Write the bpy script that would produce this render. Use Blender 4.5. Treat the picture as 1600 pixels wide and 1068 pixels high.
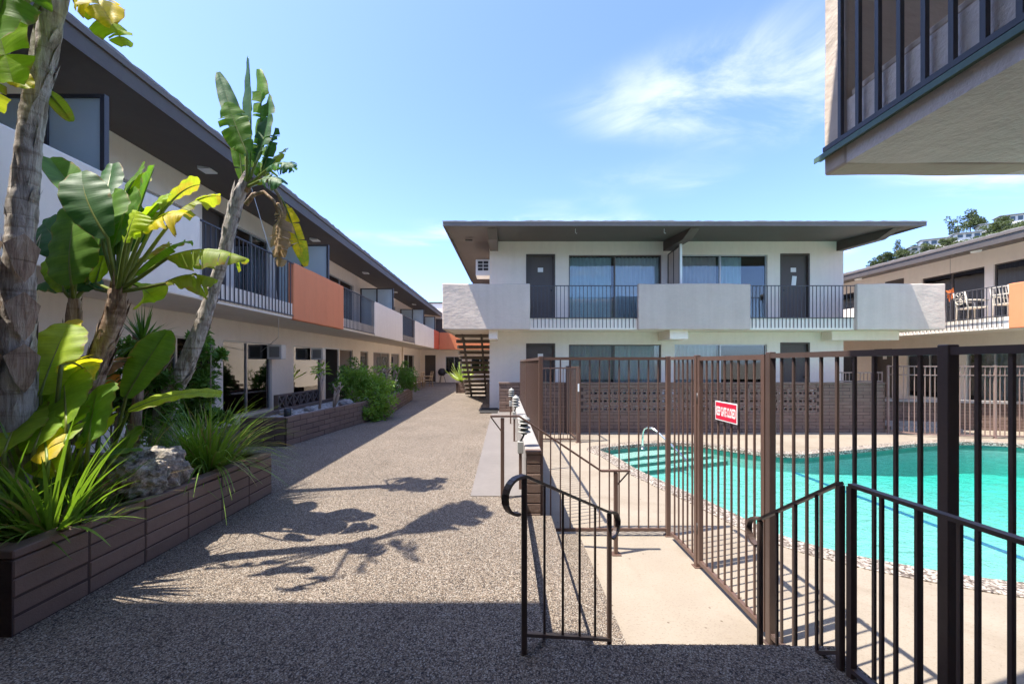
import bpy, bmesh, math, random
from mathutils import Vector, Matrix, noise
R = math.radians
scene = bpy.context.scene
for o in list(bpy.data.objects):
    bpy.data.objects.remove(o)
C = scene.collection

# ---------------------------------------------------------------- camera, sky, sun, exposure
EYE = 1.455
cam_d = bpy.data.cameras.new('camera')
cam = bpy.data.objects.new('camera', cam_d)
C.objects.link(cam)
cam.location = (0, 0, EYE)
cam.rotation_euler = (R(90), 0, 0)
cam_d.sensor_width = 36
cam_d.lens = 14.4
cam_d.shift_x = 0.0075
cam_d.shift_y = 0.0206
cam_d.clip_start = 0.05
cam_d.clip_end = 3000
scene.camera = cam
scene.render.resolution_x = 1024
scene.render.resolution_y = 683

SUN_V = Vector((-0.42, -0.135, 1.0)).normalized()      # towards the sun
SUN_EL = math.asin(SUN_V.z)
SUN_AZ = math.atan2(SUN_V.x, SUN_V.y)
world = bpy.data.worlds.new('World')
scene.world = world
world.use_nodes = True
wn = world.node_tree.nodes
wl = world.node_tree.links
wn.clear()
w_out = wn.new('ShaderNodeOutputWorld')
w_bg = wn.new('ShaderNodeBackground')
w_bg.inputs['Strength'].default_value = 0.15
w_sky = wn.new('ShaderNodeTexSky')
w_sky.sky_type = 'NISHITA'
w_sky.sun_disc = False
w_sky.sun_elevation = SUN_EL
w_sky.sun_rotation = SUN_AZ
w_sky.altitude = 100
w_sky.air_density = 0.6
w_sky.dust_density = 1.1
w_sky.ozone_density = 1.0
w_tc = wn.new('ShaderNodeTexCoord')
w_sep = wn.new('ShaderNodeSeparateXYZ')
wl.new(w_tc.outputs['Generated'], w_sep.inputs[0])
w_max = wn.new('ShaderNodeMath'); w_max.operation = 'MAXIMUM'; w_max.inputs[1].default_value = 0.06
wl.new(w_sep.outputs['Z'], w_max.inputs[0])
w_dx = wn.new('ShaderNodeMath'); w_dx.operation = 'DIVIDE'
w_dy = wn.new('ShaderNodeMath'); w_dy.operation = 'DIVIDE'
wl.new(w_sep.outputs['X'], w_dx.inputs[0]); wl.new(w_max.outputs[0], w_dx.inputs[1])
wl.new(w_sep.outputs['Y'], w_dy.inputs[0]); wl.new(w_max.outputs[0], w_dy.inputs[1])
w_com = wn.new('ShaderNodeCombineXYZ')
wl.new(w_dx.outputs[0], w_com.inputs[0]); wl.new(w_dy.outputs[0], w_com.inputs[1])
w_map = wn.new('ShaderNodeMapping')
w_map.inputs['Location'].default_value = (2.873, 1.215, 0.0)
w_map.inputs['Rotation'].default_value = (0, 0, R(18))
w_map.inputs['Scale'].default_value = (0.55, 0.8, 1.0)
wl.new(w_com.outputs[0], w_map.inputs['Vector'])
w_n1 = wn.new('ShaderNodeTexNoise')
w_n1.inputs['Scale'].default_value = 0.62
w_n1.inputs['Detail'].default_value = 3
w_n1.inputs['Roughness'].default_value = 0.5
w_n1.inputs['Distortion'].default_value = 0.3
wl.new(w_map.outputs[0], w_n1.inputs['Vector'])
w_n2 = wn.new('ShaderNodeTexNoise')
w_n2.inputs['Scale'].default_value = 2.1
w_n2.inputs['Detail'].default_value = 8
w_n2.inputs['Roughness'].default_value = 0.62
w_n2.inputs['Distortion'].default_value = 0.9
wl.new(w_map.outputs[0], w_n2.inputs['Vector'])
w_r1 = wn.new('ShaderNodeMapRange'); w_r1.interpolation_type = 'SMOOTHSTEP'
w_r1.inputs[1].default_value = 0.50; w_r1.inputs[2].default_value = 0.65
wl.new(w_n1.outputs['Fac'], w_r1.inputs[0])
w_r2 = wn.new('ShaderNodeMapRange'); w_r2.interpolation_type = 'SMOOTHSTEP'
w_r2.inputs[1].default_value = 0.36; w_r2.inputs[2].default_value = 0.74
wl.new(w_n2.outputs['Fac'], w_r2.inputs[0])
w_mul = wn.new('ShaderNodeMath'); w_mul.operation = 'MULTIPLY'
wl.new(w_r1.outputs[0], w_mul.inputs[0]); wl.new(w_r2.outputs[0], w_mul.inputs[1])
w_mul2 = wn.new('ShaderNodeMath'); w_mul2.operation = 'MULTIPLY'; w_mul2.inputs[1].default_value = 0.85
wl.new(w_mul.outputs[0], w_mul2.inputs[0])
w_mix = wn.new('ShaderNodeMix'); w_mix.data_type = 'RGBA'
w_mix.inputs['B'].default_value = (2.1, 2.15, 2.3, 1)
wl.new(w_mul2.outputs[0], w_mix.inputs['Factor'])
w_tint = wn.new('ShaderNodeMix'); w_tint.data_type = 'RGBA'; w_tint.blend_type = 'MULTIPLY'
w_tint.inputs['Factor'].default_value = 1.0
w_tint.inputs['B'].default_value = (.56, .625, .77, 1)
wl.new(w_sky.outputs[0], w_tint.inputs['A'])
wl.new(w_tint.outputs['Result'], w_mix.inputs['A'])
wl.new(w_mix.outputs['Result'], w_bg.inputs['Color'])
wl.new(w_bg.outputs[0], w_out.inputs[0])

sun_d = bpy.data.lights.new('sun', 'SUN')
sun_d.energy = 2.0
sun_d.angle = R(0.5)
sun_d.color = (1.0, 0.93, 0.82)
sun = bpy.data.objects.new('sun', sun_d)
C.objects.link(sun)
sun.location = (-20, -8, 45)
sun.rotation_euler = SUN_V.to_track_quat('Z', 'Y').to_euler()

scene.view_settings.view_transform = 'Standard'
scene.view_settings.look = 'None'
scene.view_settings.gamma = 1
scene.view_settings.use_curve_mapping = False
scene.view_settings.exposure = 2.4
scene.render.engine = 'CYCLES'
scene.cycles.max_bounces = 12
scene.cycles.diffuse_bounces = 7
scene.cycles.transparent_max_bounces = 24

# ---------------------------------------------------------------- object helpers
WM = {}
def tag(o, label=None, cat=None, group=None, kind=None):
    if label: o['label'] = label
    if cat: o['category'] = cat
    if group: o['group'] = group
    if kind: o['kind'] = kind
    return o
def attach(o, parent, world=None):
    world = world or Matrix.Identity(4)
    if parent is not None:
        o.parent = parent
        o.matrix_parent_inverse = WM[parent].inverted()
    o.matrix_basis = world
    WM[o] = world.copy()
    return o
def thing(name, label, cat, loc=(0, 0, 0), group=None):
    o = bpy.data.objects.new(name, None)
    o.empty_display_size = 0.2
    C.objects.link(o)
    attach(o, None, Matrix.Translation(loc))
    return tag(o, label, cat, group)
def link(name, me, parent=None, world=None):
    o = bpy.data.objects.new(name, me)
    C.objects.link(o)
    return attach(o, parent, world)
def at(x, y, d):
    """photo pixel at distance d -> point in the courtyard"""
    return Vector(((x - 788) * d / 640, d, EYE + (567 - y) * d / 640))

class MB:
    def __init__(s):
        s.v = []; s.f = []; s.m = []; s.sm = []; s.cur = 0
    def quad(s, *idx, smooth=False):
        s.f.append(tuple(idx)); s.m.append(s.cur); s.sm.append(smooth)
    def add(s, verts, faces, smooth=False):
        b = len(s.v)
        s.v.extend([tuple(p) for p in verts])
        for f in faces:
            s.f.append(tuple(i + b for i in f)); s.m.append(s.cur); s.sm.append(smooth)
        return s
    def box(s, x0, x1, y0, y1, z0, z1):
        if x0 > x1: x0, x1 = x1, x0
        if y0 > y1: y0, y1 = y1, y0
        if z0 > z1: z0, z1 = z1, z0
        return s.add([(x0,y0,z0),(x1,y0,z0),(x1,y1,z0),(x0,y1,z0),(x0,y0,z1),(x1,y0,z1),(x1,y1,z1),(x0,y1,z1)],
              [(0,3,2,1),(4,5,6,7),(0,1,5,4),(1,2,6,5),(2,3,7,6),(3,0,4,7)])
    def cbox(s, x0, x1, y0, y1, z0, z1, c=0.008):
        """box with chamfered edges"""
        if x0 > x1: x0, x1 = x1, x0
        if y0 > y1: y0, y1 = y1, y0
        if z0 > z1: z0, z1 = z1, z0
        c = min(c, (x1-x0)*.3, (y1-y0)*.3, (z1-z0)*.3)
        V = {}; vs = []
        X = (x0, x1); Y = (y0, y1); Z = (z0, z1)
        for i in (0,1):
            for j in (0,1):
                for k in (0,1):
                    sx = c if i == 0 else -c; sy = c if j == 0 else -c; sz = c if k == 0 else -c
                    V[i,j,k,0] = len(vs); vs.append((X[i], Y[j]+sy, Z[k]+sz))
                    V[i,j,k,1] = len(vs); vs.append((X[i]+sx, Y[j], Z[k]+sz))
                    V[i,j,k,2] = len(vs); vs.append((X[i]+sx, Y[j]+sy, Z[k]))
        fs = []
        for i in (0,1):
            q = [V[i,0,0,0], V[i,1,0,0], V[i,1,1,0], V[i,0,1,0]]; fs.append(q if i else q[::-1])
            q = [V[0,i,0,1], V[1,i,0,1], V[1,i,1,1], V[0,i,1,1]]; fs.append(q[::-1] if i else q)
            q = [V[0,0,i,2], V[1,0,i,2], V[1,1,i,2], V[0,1,i,2]]; fs.append(q if i else q[::-1])
        for i in (0,1):
            for j in (0,1):
                q = [V[i,j,0,0], V[i,j,1,0], V[i,j,1,1], V[i,j,0,1]]; fs.append(q if i == j else q[::-1])
                q = [V[i,0,j,0], V[i,1,j,0], V[i,1,j,2], V[i,0,j,2]]; fs.append(q[::-1] if i == j else q)
                q = [V[0,i,j,1], V[1,i,j,1], V[1,i,j,2], V[0,i,j,2]]; fs.append(q if i == j else q[::-1])
                for k in (0,1):
                    q = [V[i,j,k,0], V[i,j,k,1], V[i,j,k,2]]
                    fs.append(q if (i + j + k) % 2 else q[::-1])
        return s.add(vs, fs)
    def beam(s, a, b, w, h, up=(0,0,1)):
        a = Vector(a); b = Vector(b); t = (b - a).normalized(); up = Vector(up)
        if abs(t.dot(up)) > .98: up = Vector((0,1,0))
        side = t.cross(up).normalized() * w / 2; u = side.cross(t).normalized() * h / 2
        vs = []
        for p in (a, b):
            vs += [p - side - u, p + side - u, p + side + u, p - side + u]
        return s.add(vs, [(0,1,2,3)[::-1],(4,5,6,7),(0,1,5,4),(1,2,6,5),(2,3,7,6),(3,0,4,7)])
    def tube(s, pts, rads, n=8, caps=True, smooth=True, jit=None):
        pts = [Vector(p) for p in pts]
        if not hasattr(rads, '__len__'): rads = [rads] * len(pts)
        rings = []; ref = None; vs = []; fs = []
        for i, p in enumerate(pts):
            t = (pts[min(i+1, len(pts)-1)] - pts[max(i-1, 0)])
            t = t.normalized() if t.length > 1e-9 else Vector((0,0,1))
            if ref is None:
                ref = Vector((1,0,0)) if abs(t.x) < .9 else Vector((0,1,0))
            u = (ref - t * ref.dot(t)).normalized(); ref = u; w = t.cross(u)
            for k in range(n):
                a = 2*math.pi*k/n
                rr = rads[i] * (jit(i, k) if jit else 1)
                vs.append(p + (u*math.cos(a) + w*math.sin(a)) * rr)
        for i in range(len(pts)-1):
            for k in range(n):
                fs.append((i*n+k, i*n+(k+1) % n, (i+1)*n+(k+1) % n, (i+1)*n+k))
        s.add(vs, fs, smooth)
        if caps:
            b = len(s.v) - len(vs)
            s.f.append(tuple(b+k for k in range(n))[::-1]); s.m.append(s.cur); s.sm.append(False)
            e = b + (len(pts)-1)*n
            s.f.append(tuple(e+k for k in range(n))); s.m.append(s.cur); s.sm.append(False)
        return s
    def lathe(s, cx, cy, prof, n=16, smooth=True):
        vs = []; fs = []
        for (r, z) in prof:
            for k in range(n):
                a = 2*math.pi*k/n
                vs.append((cx + r*math.cos(a), cy + r*math.sin(a), z))
        for i in range(len(prof)-1):
            for k in range(n):
                fs.append((i*n+k, i*n+(k+1) % n, (i+1)*n+(k+1) % n, (i+1)*n+k))
        return s.add(vs, fs, smooth)
    def prism(s, poly, z0, z1):
        n = len(poly)
        vs = [(x,y,z0) for x,y in poly] + [(x,y,z1) for x,y in poly]
        fs = [tuple(range(n))[::-1], tuple(range(n, 2*n))] + [(i,(i+1) % n, n+(i+1) % n, n+i) for i in range(n)]
        return s.add(vs, fs)
    def mesh(s, name, *mats):
        me = bpy.data.meshes.new(name)
        me.from_pydata(s.v, [], s.f)
        for m in mats: me.materials.append(m)
        me.polygons.foreach_set('material_index', s.m)
        me.polygons.foreach_set('use_smooth', s.sm)
        me.update()
        return me
    def build(s, name, mats, parent=None, world=None, fix=False):
        if not isinstance(mats, (list, tuple)): mats = [mats]
        me = s.mesh(name, *mats)
        if fix:
            bm = bmesh.new(); bm.from_mesh(me); bmesh.ops.recalc_face_normals(bm, faces=bm.faces); bm.to_mesh(me); bm.free()
        return link(name, me, parent, world)
def structure(o):
    o['kind'] = 'structure'; return o

# ---------------------------------------------------------------- materials
MATS = {}
def nodes_of(name):
    m = bpy.data.materials.new(name); m.use_nodes = True
    nt = m.node_tree; nt.nodes.clear()
    out = nt.nodes.new('ShaderNodeOutputMaterial')
    b = nt.nodes.new('ShaderNodeBsdfPrincipled')
    nt.links.new(b.outputs[0], out.inputs[0])
    MATS[name] = m
    return m, nt, b, out
def N(nt, kind, **kw):
    n = nt.nodes.new(kind)
    for k, v in kw.items():
        if k in n.inputs.keys(): n.inputs[k].default_value = v
        else: setattr(n, k, v)
    return n
def ramp(nt, src, stops, interp='LINEAR'):
    r = nt.nodes.new('ShaderNodeValToRGB'); r.color_ramp.interpolation = interp
    el = r.color_ramp.elements
    while len(el) < len(stops): el.new(0.5)
    for e, (p, c) in zip(el, stops):
        e.position = p; e.color = (*c, 1) if len(c) == 3 else c
    nt.links.new(src, r.inputs[0]); return r.outputs[0]
def mixc(nt, fac, a, b, mode='MIX'):
    m = nt.nodes.new('ShaderNodeMix'); m.data_type = 'RGBA'; m.blend_type = mode
    for sock, val in ((m.inputs['Factor'], fac), (m.inputs['A'], a), (m.inputs['B'], b)):
        if hasattr(val, 'is_linked'): nt.links.new(val, sock)
        elif isinstance(val, (int, float)): sock.default_value = val
        else: sock.default_value = (*val, 1)
    return m.outputs['Result']
def pos(nt, scale=None):
    g = nt.nodes.new('ShaderNodeNewGeometry')
    if scale is None: return g.outputs['Position']
    m = nt.nodes.new('ShaderNodeMapping'); m.inputs['Scale'].default_value = scale
    nt.links.new(g.outputs['Position'], m.inputs['Vector']); return m.outputs[0]
def noise_t(nt, vec, scale, detail=4, rough=.55, dist=0):
    n = N(nt, 'ShaderNodeTexNoise', Scale=scale, Detail=detail, Roughness=rough, Distortion=dist)
    nt.links.new(vec, n.inputs['Vector']); return n.outputs['Fac']
def bump(nt, b, h, strength, dist=.01, prev=None):
    n = N(nt, 'ShaderNodeBump', Strength=strength, Distance=dist)
    nt.links.new(h, n.inputs['Height'])
    if prev: nt.links.new(prev, n.inputs['Normal'])
    nt.links.new(n.outputs[0], b.inputs['Normal']); return n.outputs[0]
def shade(c, k): return tuple(min(1, x*k) for x in c)
def plain(name, col, rough=.6, var=.12, nscale=3.0, bumps=((60, .15, .004),), metal=0, spec=.5, rand=.0, stretch=None, streak=0):
    """paint, plaster or metal: base colour with soft uneven wear and fine relief"""
    m, nt, b, out = nodes_of(name)
    p = pos(nt, stretch)
    f = noise_t(nt, p, nscale, 5, .6)
    f2 = noise_t(nt, p, nscale*9, 3, .6)
    c = ramp(nt, f, [(.25, shade(col, 1-var)), (.75, shade(col, 1+var*.6))])
    c = mixc(nt, .25, c, ramp(nt, f2, [(.3, shade(col, 1-var*1.4)), (.7, shade(col, 1+var))]))
    if streak:
        sk = noise_t(nt, pos(nt, (5, 5, .25)), 1.0, 5, .65)
        c = mixc(nt, 1.0, c, ramp(nt, sk, [(.38, (1-streak, 1-streak*1.08, 1-streak*1.2)), (.56, (1,1,1))]), 'MULTIPLY')
        g2 = noise_t(nt, p, .9, 6, .7)
        c = mixc(nt, 1.0, c, ramp(nt, g2, [(.35, (1-streak*.8,)*3), (.6, (1,1,1))]), 'MULTIPLY')
    if rand:
        oi = nt.nodes.new('ShaderNodeObjectInfo')
        rr = ramp(nt, oi.outputs['Random'], [(0, (1-rand,)*3), (1, (1+rand*.5,)*3)])
        c = mixc(nt, 1.0, c, rr, 'MULTIPLY')
    nt.links.new(c, b.inputs['Base Color'])
    b.inputs['Roughness'].default_value = rough
    b.inputs['Metallic'].default_value = metal
    b.inputs['Specular IOR Level'].default_value = spec
    prev = None
    for (s, st, d) in bumps:
        prev = bump(nt, b, noise_t(nt, p, s, 4, .6), st, d, prev)
    return m

WHITE = (.88, .785, .68)
plain('stucco', WHITE, .85, .05, .8, ((140, .35, .004), (6, .25, .012)), spec=.2, streak=.03)
plain('stucco_panel', (.64, .545, .455), .88, .07, 1.3, ((2.2, .5, .05), (9, .3, .015), (60, .25, .005)), spec=.15, stretch=(1, 1, 1.5), streak=.05)
plain('stucco_mauve', (.58, .475, .40), .88, .08, 1.2, ((2.2, .5, .05), (9, .3, .015), (60, .25, .005)), spec=.15, stretch=(1, 1, 1.5), streak=.05)
plain('stucco_under', (.84, .77, .73), .9, .07, 2.5, ((14, .6, .02), (40, .5, .012), (110, .4, .005)), spec=.15, streak=.04)
plain('orange', (.80, .275, .13), .8, .05, 1.0, ((120, .3, .004), (5, .25, .015)), spec=.2, streak=.04)
plain('red_shaded', (.66, .14, .07), .8, .05, 1.0, ((120, .3, .004),), spec=.2)  # corner front's shade put into its red
plain('trim', (.105, .087, .076), .6, .15, 2.0, ((50, .15, .004),), spec=.35)
plain('trim_light', (.16, .132, .115), .65, .18, 2.5, ((70, .25, .006),), spec=.3)
plain('roof_gravel', (.3, .28, .26), .95, .25, 6, ((90, .9, .02),), spec=.1)
plain('door_paint', (.095, .078, .068), .45, .12, 2.0, ((40, .1, .003),), spec=.4)
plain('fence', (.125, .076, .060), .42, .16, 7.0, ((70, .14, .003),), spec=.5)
plain('fence_shaded', (.088, .060, .051), .42, .16, 7.0, ((70, .14, .003),), spec=.5)  # same brown paint, darkened for the near run standing in shade
plain('fence_sunlit', (.25, .17, .145), .5, .12, 5.0, ((70, .12, .003),), spec=.4)  # sunlit pinkish look of the far fence put into its colour
plain('rail_grey', (.07, .068, .075), .45, .12, 5.0, ((70, .12, .003),), spec=.4)
plain('flashing', (.11, .19, .15), .5, .25, 5.0, ((50, .2, .004),), spec=.4)
plain('alu', (.5, .5, .49), .4, .08, 4.0, ((60, .06, .002),), metal=.6)
plain('chrome', (.75, .75, .73), .16, .04, 4.0, (), metal=1)
plain('white_paint', (.78, .78, .76), .5, .05, 3.0, ((50, .1, .003),))
plain('black_metal', (.025, .025, .028), .45, .2, 4.0, ((60, .12, .003),))
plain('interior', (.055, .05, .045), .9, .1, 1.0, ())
plain('curtain_teal', (.58, .74, .76), .9, .10, 2.0, ((40, .12, .004),), stretch=(3, 3, .4))
plain('curtain_pale', (.78, .82, .82), .9, .10, 2.0, ((40, .12, .004),), stretch=(3, 3, .4))
plain('blind_grey', (.60, .57, .55), .8, .08, 2.0, ((40, .1, .003),))
plain('blind_dark', (.34, .32, .30), .8, .08, 2.0, ((40, .1, .003),))
plain('mat_rubber', (.045, .043, .042), .95, .25, 12, ((150, .8, .006),), spec=.1)
plain('wood_tread', (.17, .14, .11), .75, .2, 3, ((50, .3, .005),), stretch=(.4, 6, 6))
plain('wicker', (.4, .27, .15), .8, .25, 20, ((60, .6, .01),))
plain('ornament', (.75, .24, .07), .6, .15, 8, ())
plain('white_wood', (.62, .56, .47), .7, .12, 6, ((60, .2, .004),))
plain('concrete_strip', (.185, .168, .16), .88, .13, 1.4, ((20, .12, .006), (120, .3, .004)), spec=.2)
plain('cap', (.30, .28, .265), .85, .12, 2.0, ((40, .3, .006), (120, .3, .004)), spec=.2)
plain('ac_grey', (.30, .30, .29), .6, .1, 4, ())
plain('hill_earth', (.17, .16, .09), .95, .35, .05, (), spec=.1)
plain('house_wall', (.7, .68, .64), .9, .06, .2, ())
plain('house_roof', (.22, .25, .28), .8, .1, .2, ())
plain('house_glass', (.06, .09, .11), .2, .1, .2, ())
plain('ground_earth', (.24, .21, .17), .95, .25, .4, ((8, .4, .03),), spec=.1)
plain('pool_plaster', (.315, .42, .38), .85, .14, .8, ((30, .1, .004),), spec=.2)
plain('pool_tile', (.022, .17, .135), .3, .3, 9, ((40, .1, .003),))
plain('lane_tile', (.02, .13, .26), .35, .2, 9, ())
plain('sign_red', (.62, .018, .055), .4, .05, 6, ())
plain('sign_white', (.8, .8, .78), .4, .03, 6, ())
plain('lamp_verdigris', (.05, .075, .07), .55, .25, 14, ((80, .3, .003),))
plain('lamp_white', (.33, .33, .31), .55, .12, 14, ((80, .2, .003),))
plain('brick_paint', (.185, .126, .100), .72, .14, 2.2, ((26, .35, .008), (120, .45, .004)), spec=.3, rand=.13)
plain('brick_dark', (.15, .106, .088), .72, .14, 2.2, ((26, .35, .008), (120, .45, .004)), spec=.3, rand=.13)
plain('mortar', (.07, .05, .045), .9, .2, 6, ((90, .6, .006),), spec=.1)
plain('soil', (.11, .085, .06), .95, .4, 5, ((40, .9, .03), (150, .7, .008)), spec=.1)
plain('twig', (.33, .25, .19), .85, .2, 10, ((60, .4, .006),), stretch=(4, 4, 1))

def aggregate(name, stops, scale, rough=.8, big=.24, bmp=.55, tint=(1, 1, 1)):
    """exposed aggregate: a bed of separate coloured pebbles"""
    m, nt, b, out = nodes_of(name)
    p = pos(nt)
    v = N(nt, 'ShaderNodeTexVoronoi', Scale=scale, Randomness=1.0)
    wob = N(nt, 'ShaderNodeTexNoise', Scale=scale*.6, Detail=2)
    nt.links.new(p, wob.inputs['Vector'])
    nt.links.new(mixc(nt, .012, p, wob.outputs['Color'], 'ADD'), v.inputs['Vector'])
    sep = nt.nodes.new('ShaderNodeSeparateColor'); nt.links.new(v.outputs['Color'], sep.inputs[0])
    c = ramp(nt, sep.outputs[0], stops, 'CONSTANT')
    gap = ramp(nt, v.outputs['Distance'], [(.42, (1,1,1)), (.72, (.36,.33,.3))])
    c = mixc(nt, 1.0, c, gap, 'MULTIPLY')
    c = mixc(nt, 1.0, c, tint, 'MULTIPLY')
    f = noise_t(nt, p, .9, 6, .65)
    c = mixc(nt, 1.0, c, ramp(nt, f, [(.25, (1-big,)*3), (.75, (1+big*.4,)*3)]), 'MULTIPLY')
    st = noise_t(nt, pos(nt, (1, .55, 1)), 2.6, 6, .7, .6)
    c = mixc(nt, 1.0, c, ramp(nt, st, [(.56, (1,1,1)), (.76, (.74,.72,.70))]), 'MULTIPLY')
    nt.links.new(c, b.inputs['Base Color'])
    b.inputs['Roughness'].default_value = rough
    b.inputs['Specular IOR Level'].default_value = .3
    inv = ramp(nt, v.outputs['Distance'], [(0, (1,1,1)), (.8, (0,0,0))])
    bump(nt, b, inv, bmp, .006)
    return m
aggregate('aggregate', [(0, (.11,.10,.10)), (.10, (.56,.48,.40)), (.28, (.40,.33,.27)), (.42, (.22,.19,.17)), (.52, (.70,.63,.54)),
                        (.70, (.48,.38,.29)), (.82, (.82,.78,.71)), (.92, (.31,.27,.24))], 140, tint=(.51, .485, .455))
aggregate('coping_pebble', [(0, (.62,.56,.5)), (.3, (.42,.36,.32)), (.5, (.75,.69,.62)), (.68, (.3,.25,.22)), (.82, (.82,.78,.73)), (.93, (.14,.12,.11))], 36, bmp=.8, tint=(.62, .60, .58))
aggregate('gravel_white', [(0, (.62,.6,.57)), (.4, (.45,.43,.4)), (.6, (.75,.73,.7)), (.85, (.3,.28,.26))], 22, bmp=1.0)

def deck_mat():
    m, nt, b, out = nodes_of('pool_deck')
    p = pos(nt)
    f = noise_t(nt, p, 1.1, 6, .65, .3)
    c = ramp(nt, f, [(.22, (.248,.210,.167)), (.5, (.284,.243,.194)), (.8, (.32,.28,.227))])
    sp = noise_t(nt, p, 55, 3, .6)
    c = mixc(nt, 1.0, c, ramp(nt, sp, [(.30, (.80,.77,.74)), (.46, (1,1,1))]), 'MULTIPLY')
    v = N(nt, 'ShaderNodeTexVoronoi', Scale=5.5, Randomness=1.0); nt.links.new(p, v.inputs['Vector'])
    c = mixc(nt, 1.0, c, ramp(nt, v.outputs['Distance'], [(.035, (.45,.40,.36)), (.075, (1,1,1))]), 'MULTIPLY')
    st = noise_t(nt, p, .45, 7, .7, 1.0)
    c = mixc(nt, 1.0, c, ramp(nt, st, [(.50, (1,1,1)), (.70, (.80,.77,.74))]), 'MULTIPLY')
    nt.links.new(c, b.inputs['Base Color']); b.inputs['Roughness'].default_value = .9
    b.inputs['Specular IOR Level'].default_value = .2
    pv = bump(nt, b, sp, .3, .006); bump(nt, b, noise_t(nt, p, 9, 4), .2, .02, pv)
deck_mat()

def water_mat():
    m = bpy.data.materials.new('pool_water'); m.use_nodes = True; nt = m.node_tree; nt.nodes.clear()
    out = nt.nodes.new('ShaderNodeOutputMaterial')
    tr = nt.nodes.new('ShaderNodeBsdfTransparent'); tr.inputs[0].default_value = (.93, 1, .99, 1)
    gl = nt.nodes.new('ShaderNodeBsdfGlossy'); gl.inputs['Roughness'].default_value = .03
    fr = N(nt, 'ShaderNodeFresnel', IOR=1.33)
    p = pos(nt, (1, 1.4, 1))
    n1 = noise_t(nt, p, 3.2, 4, .6, .8); n2 = noise_t(nt, p, 13, 3, .6, .4)
    b1 = N(nt, 'ShaderNodeBump', Strength=.8, Distance=.08); nt.links.new(n1, b1.inputs['Height'])
    b2 = N(nt, 'ShaderNodeBump', Strength=.6, Distance=.03); nt.links.new(n2, b2.inputs['Height']); nt.links.new(b1.outputs[0], b2.inputs['Normal'])
    nt.links.new(b2.outputs[0], gl.inputs['Normal']); nt.links.new(b2.outputs[0], fr.inputs['Normal'])
    mx = nt.nodes.new('ShaderNodeMixShader')
    geo = nt.nodes.new('ShaderNodeNewGeometry')
    sx = nt.nodes.new('ShaderNodeSeparateXYZ'); nt.links.new(geo.outputs['True Normal'], sx.inputs[0])
    gt = nt.nodes.new('ShaderNodeMath'); gt.operation = 'GREATER_THAN'; gt.inputs[1].default_value = .5; nt.links.new(sx.outputs['Z'], gt.inputs[0])
    nb = nt.nodes.new('ShaderNodeMath'); nb.operation = 'SUBTRACT'; nb.inputs[0].default_value = 1; nt.links.new(geo.outputs['Backfacing'], nb.inputs[1])
    m1 = nt.nodes.new('ShaderNodeMath'); m1.operation = 'MULTIPLY'; nt.links.new(gt.outputs[0], m1.inputs[0]); nt.links.new(nb.outputs[0], m1.inputs[1])
    m2 = nt.nodes.new('ShaderNodeMath'); m2.operation = 'MULTIPLY'; nt.links.new(m1.outputs[0], m2.inputs[0]); nt.links.new(fr.outputs[0], m2.inputs[1])
    nt.links.new(m2.outputs[0], mx.inputs[0]); nt.links.new(tr.outputs[0], mx.inputs[1]); nt.links.new(gl.outputs[0], mx.inputs[2])
    nt.links.new(mx.outputs[0], out.inputs['Surface'])
    va = nt.nodes.new('ShaderNodeVolumeAbsorption')
    va.inputs['Color'].default_value = (.12, .965, .935, 1); va.inputs['Density'].default_value = .62
    nt.links.new(va.outputs[0], out.inputs['Volume'])
    MATS['pool_water'] = m
water_mat()

def glass_mat(name, tint, refl=1.0, rough=.0, frost=None):
    m = bpy.data.materials.new(name); m.use_nodes = True; nt = m.node_tree; nt.nodes.clear()
    out = nt.nodes.new('ShaderNodeOutputMaterial')
    gl = nt.nodes.new('ShaderNodeBsdfGlossy'); gl.inputs['Roughness'].default_value = rough
    fr = N(nt, 'ShaderNodeFresnel', IOR=1.5)
    mu = nt.nodes.new('ShaderNodeMath'); mu.operation = 'MULTIPLY_ADD'; mu.inputs[1].default_value = refl; mu.inputs[2].default_value = .03
    mu.use_clamp = True
    nt.links.new(fr.outputs[0], mu.inputs[0])
    if frost:
        tr = nt.nodes.new('ShaderNodeMixShader'); tr.inputs[0].default_value = .5
        d = nt.nodes.new('ShaderNodeBsdfDiffuse'); d.inputs[0].default_value = (*frost, 1)
        t = nt.nodes.new('ShaderNodeBsdfTranslucent'); t.inputs[0].default_value = (*frost, 1)
        nt.links.new(d.outputs[0], tr.inputs[1]); nt.links.new(t.outputs[0], tr.inputs[2])
    else:
        tr = nt.nodes.new('ShaderNodeBsdfTransparent'); tr.inputs[0].default_value = (*tint, 1)
    n1 = noise_t(nt, pos(nt), 1.6, 2)
    b1 = N(nt, 'ShaderNodeBump', Strength=.06, Distance=.03); nt.links.new(n1, b1.inputs['Height'])
    nt.links.new(b1.outputs[0], gl.inputs['Normal'])
    mx = nt.nodes.new('ShaderNodeMixShader')
    nt.links.new(mu.outputs[0], mx.inputs[0]); nt.links.new(tr.outputs[0], mx.inputs[1]); nt.links.new(gl.outputs[0], mx.inputs[2])
    nt.links.new(mx.outputs[0], out.inputs[0]); MATS[name] = m
glass_mat('glass', (.86, .90, .90), 1.1)
glass_mat('glass_dark', (.30, .36, .40), 2.2)
glass_mat('frosted', (1, 1, 1), 1.0, .15, (.84, .95, .97))

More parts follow.
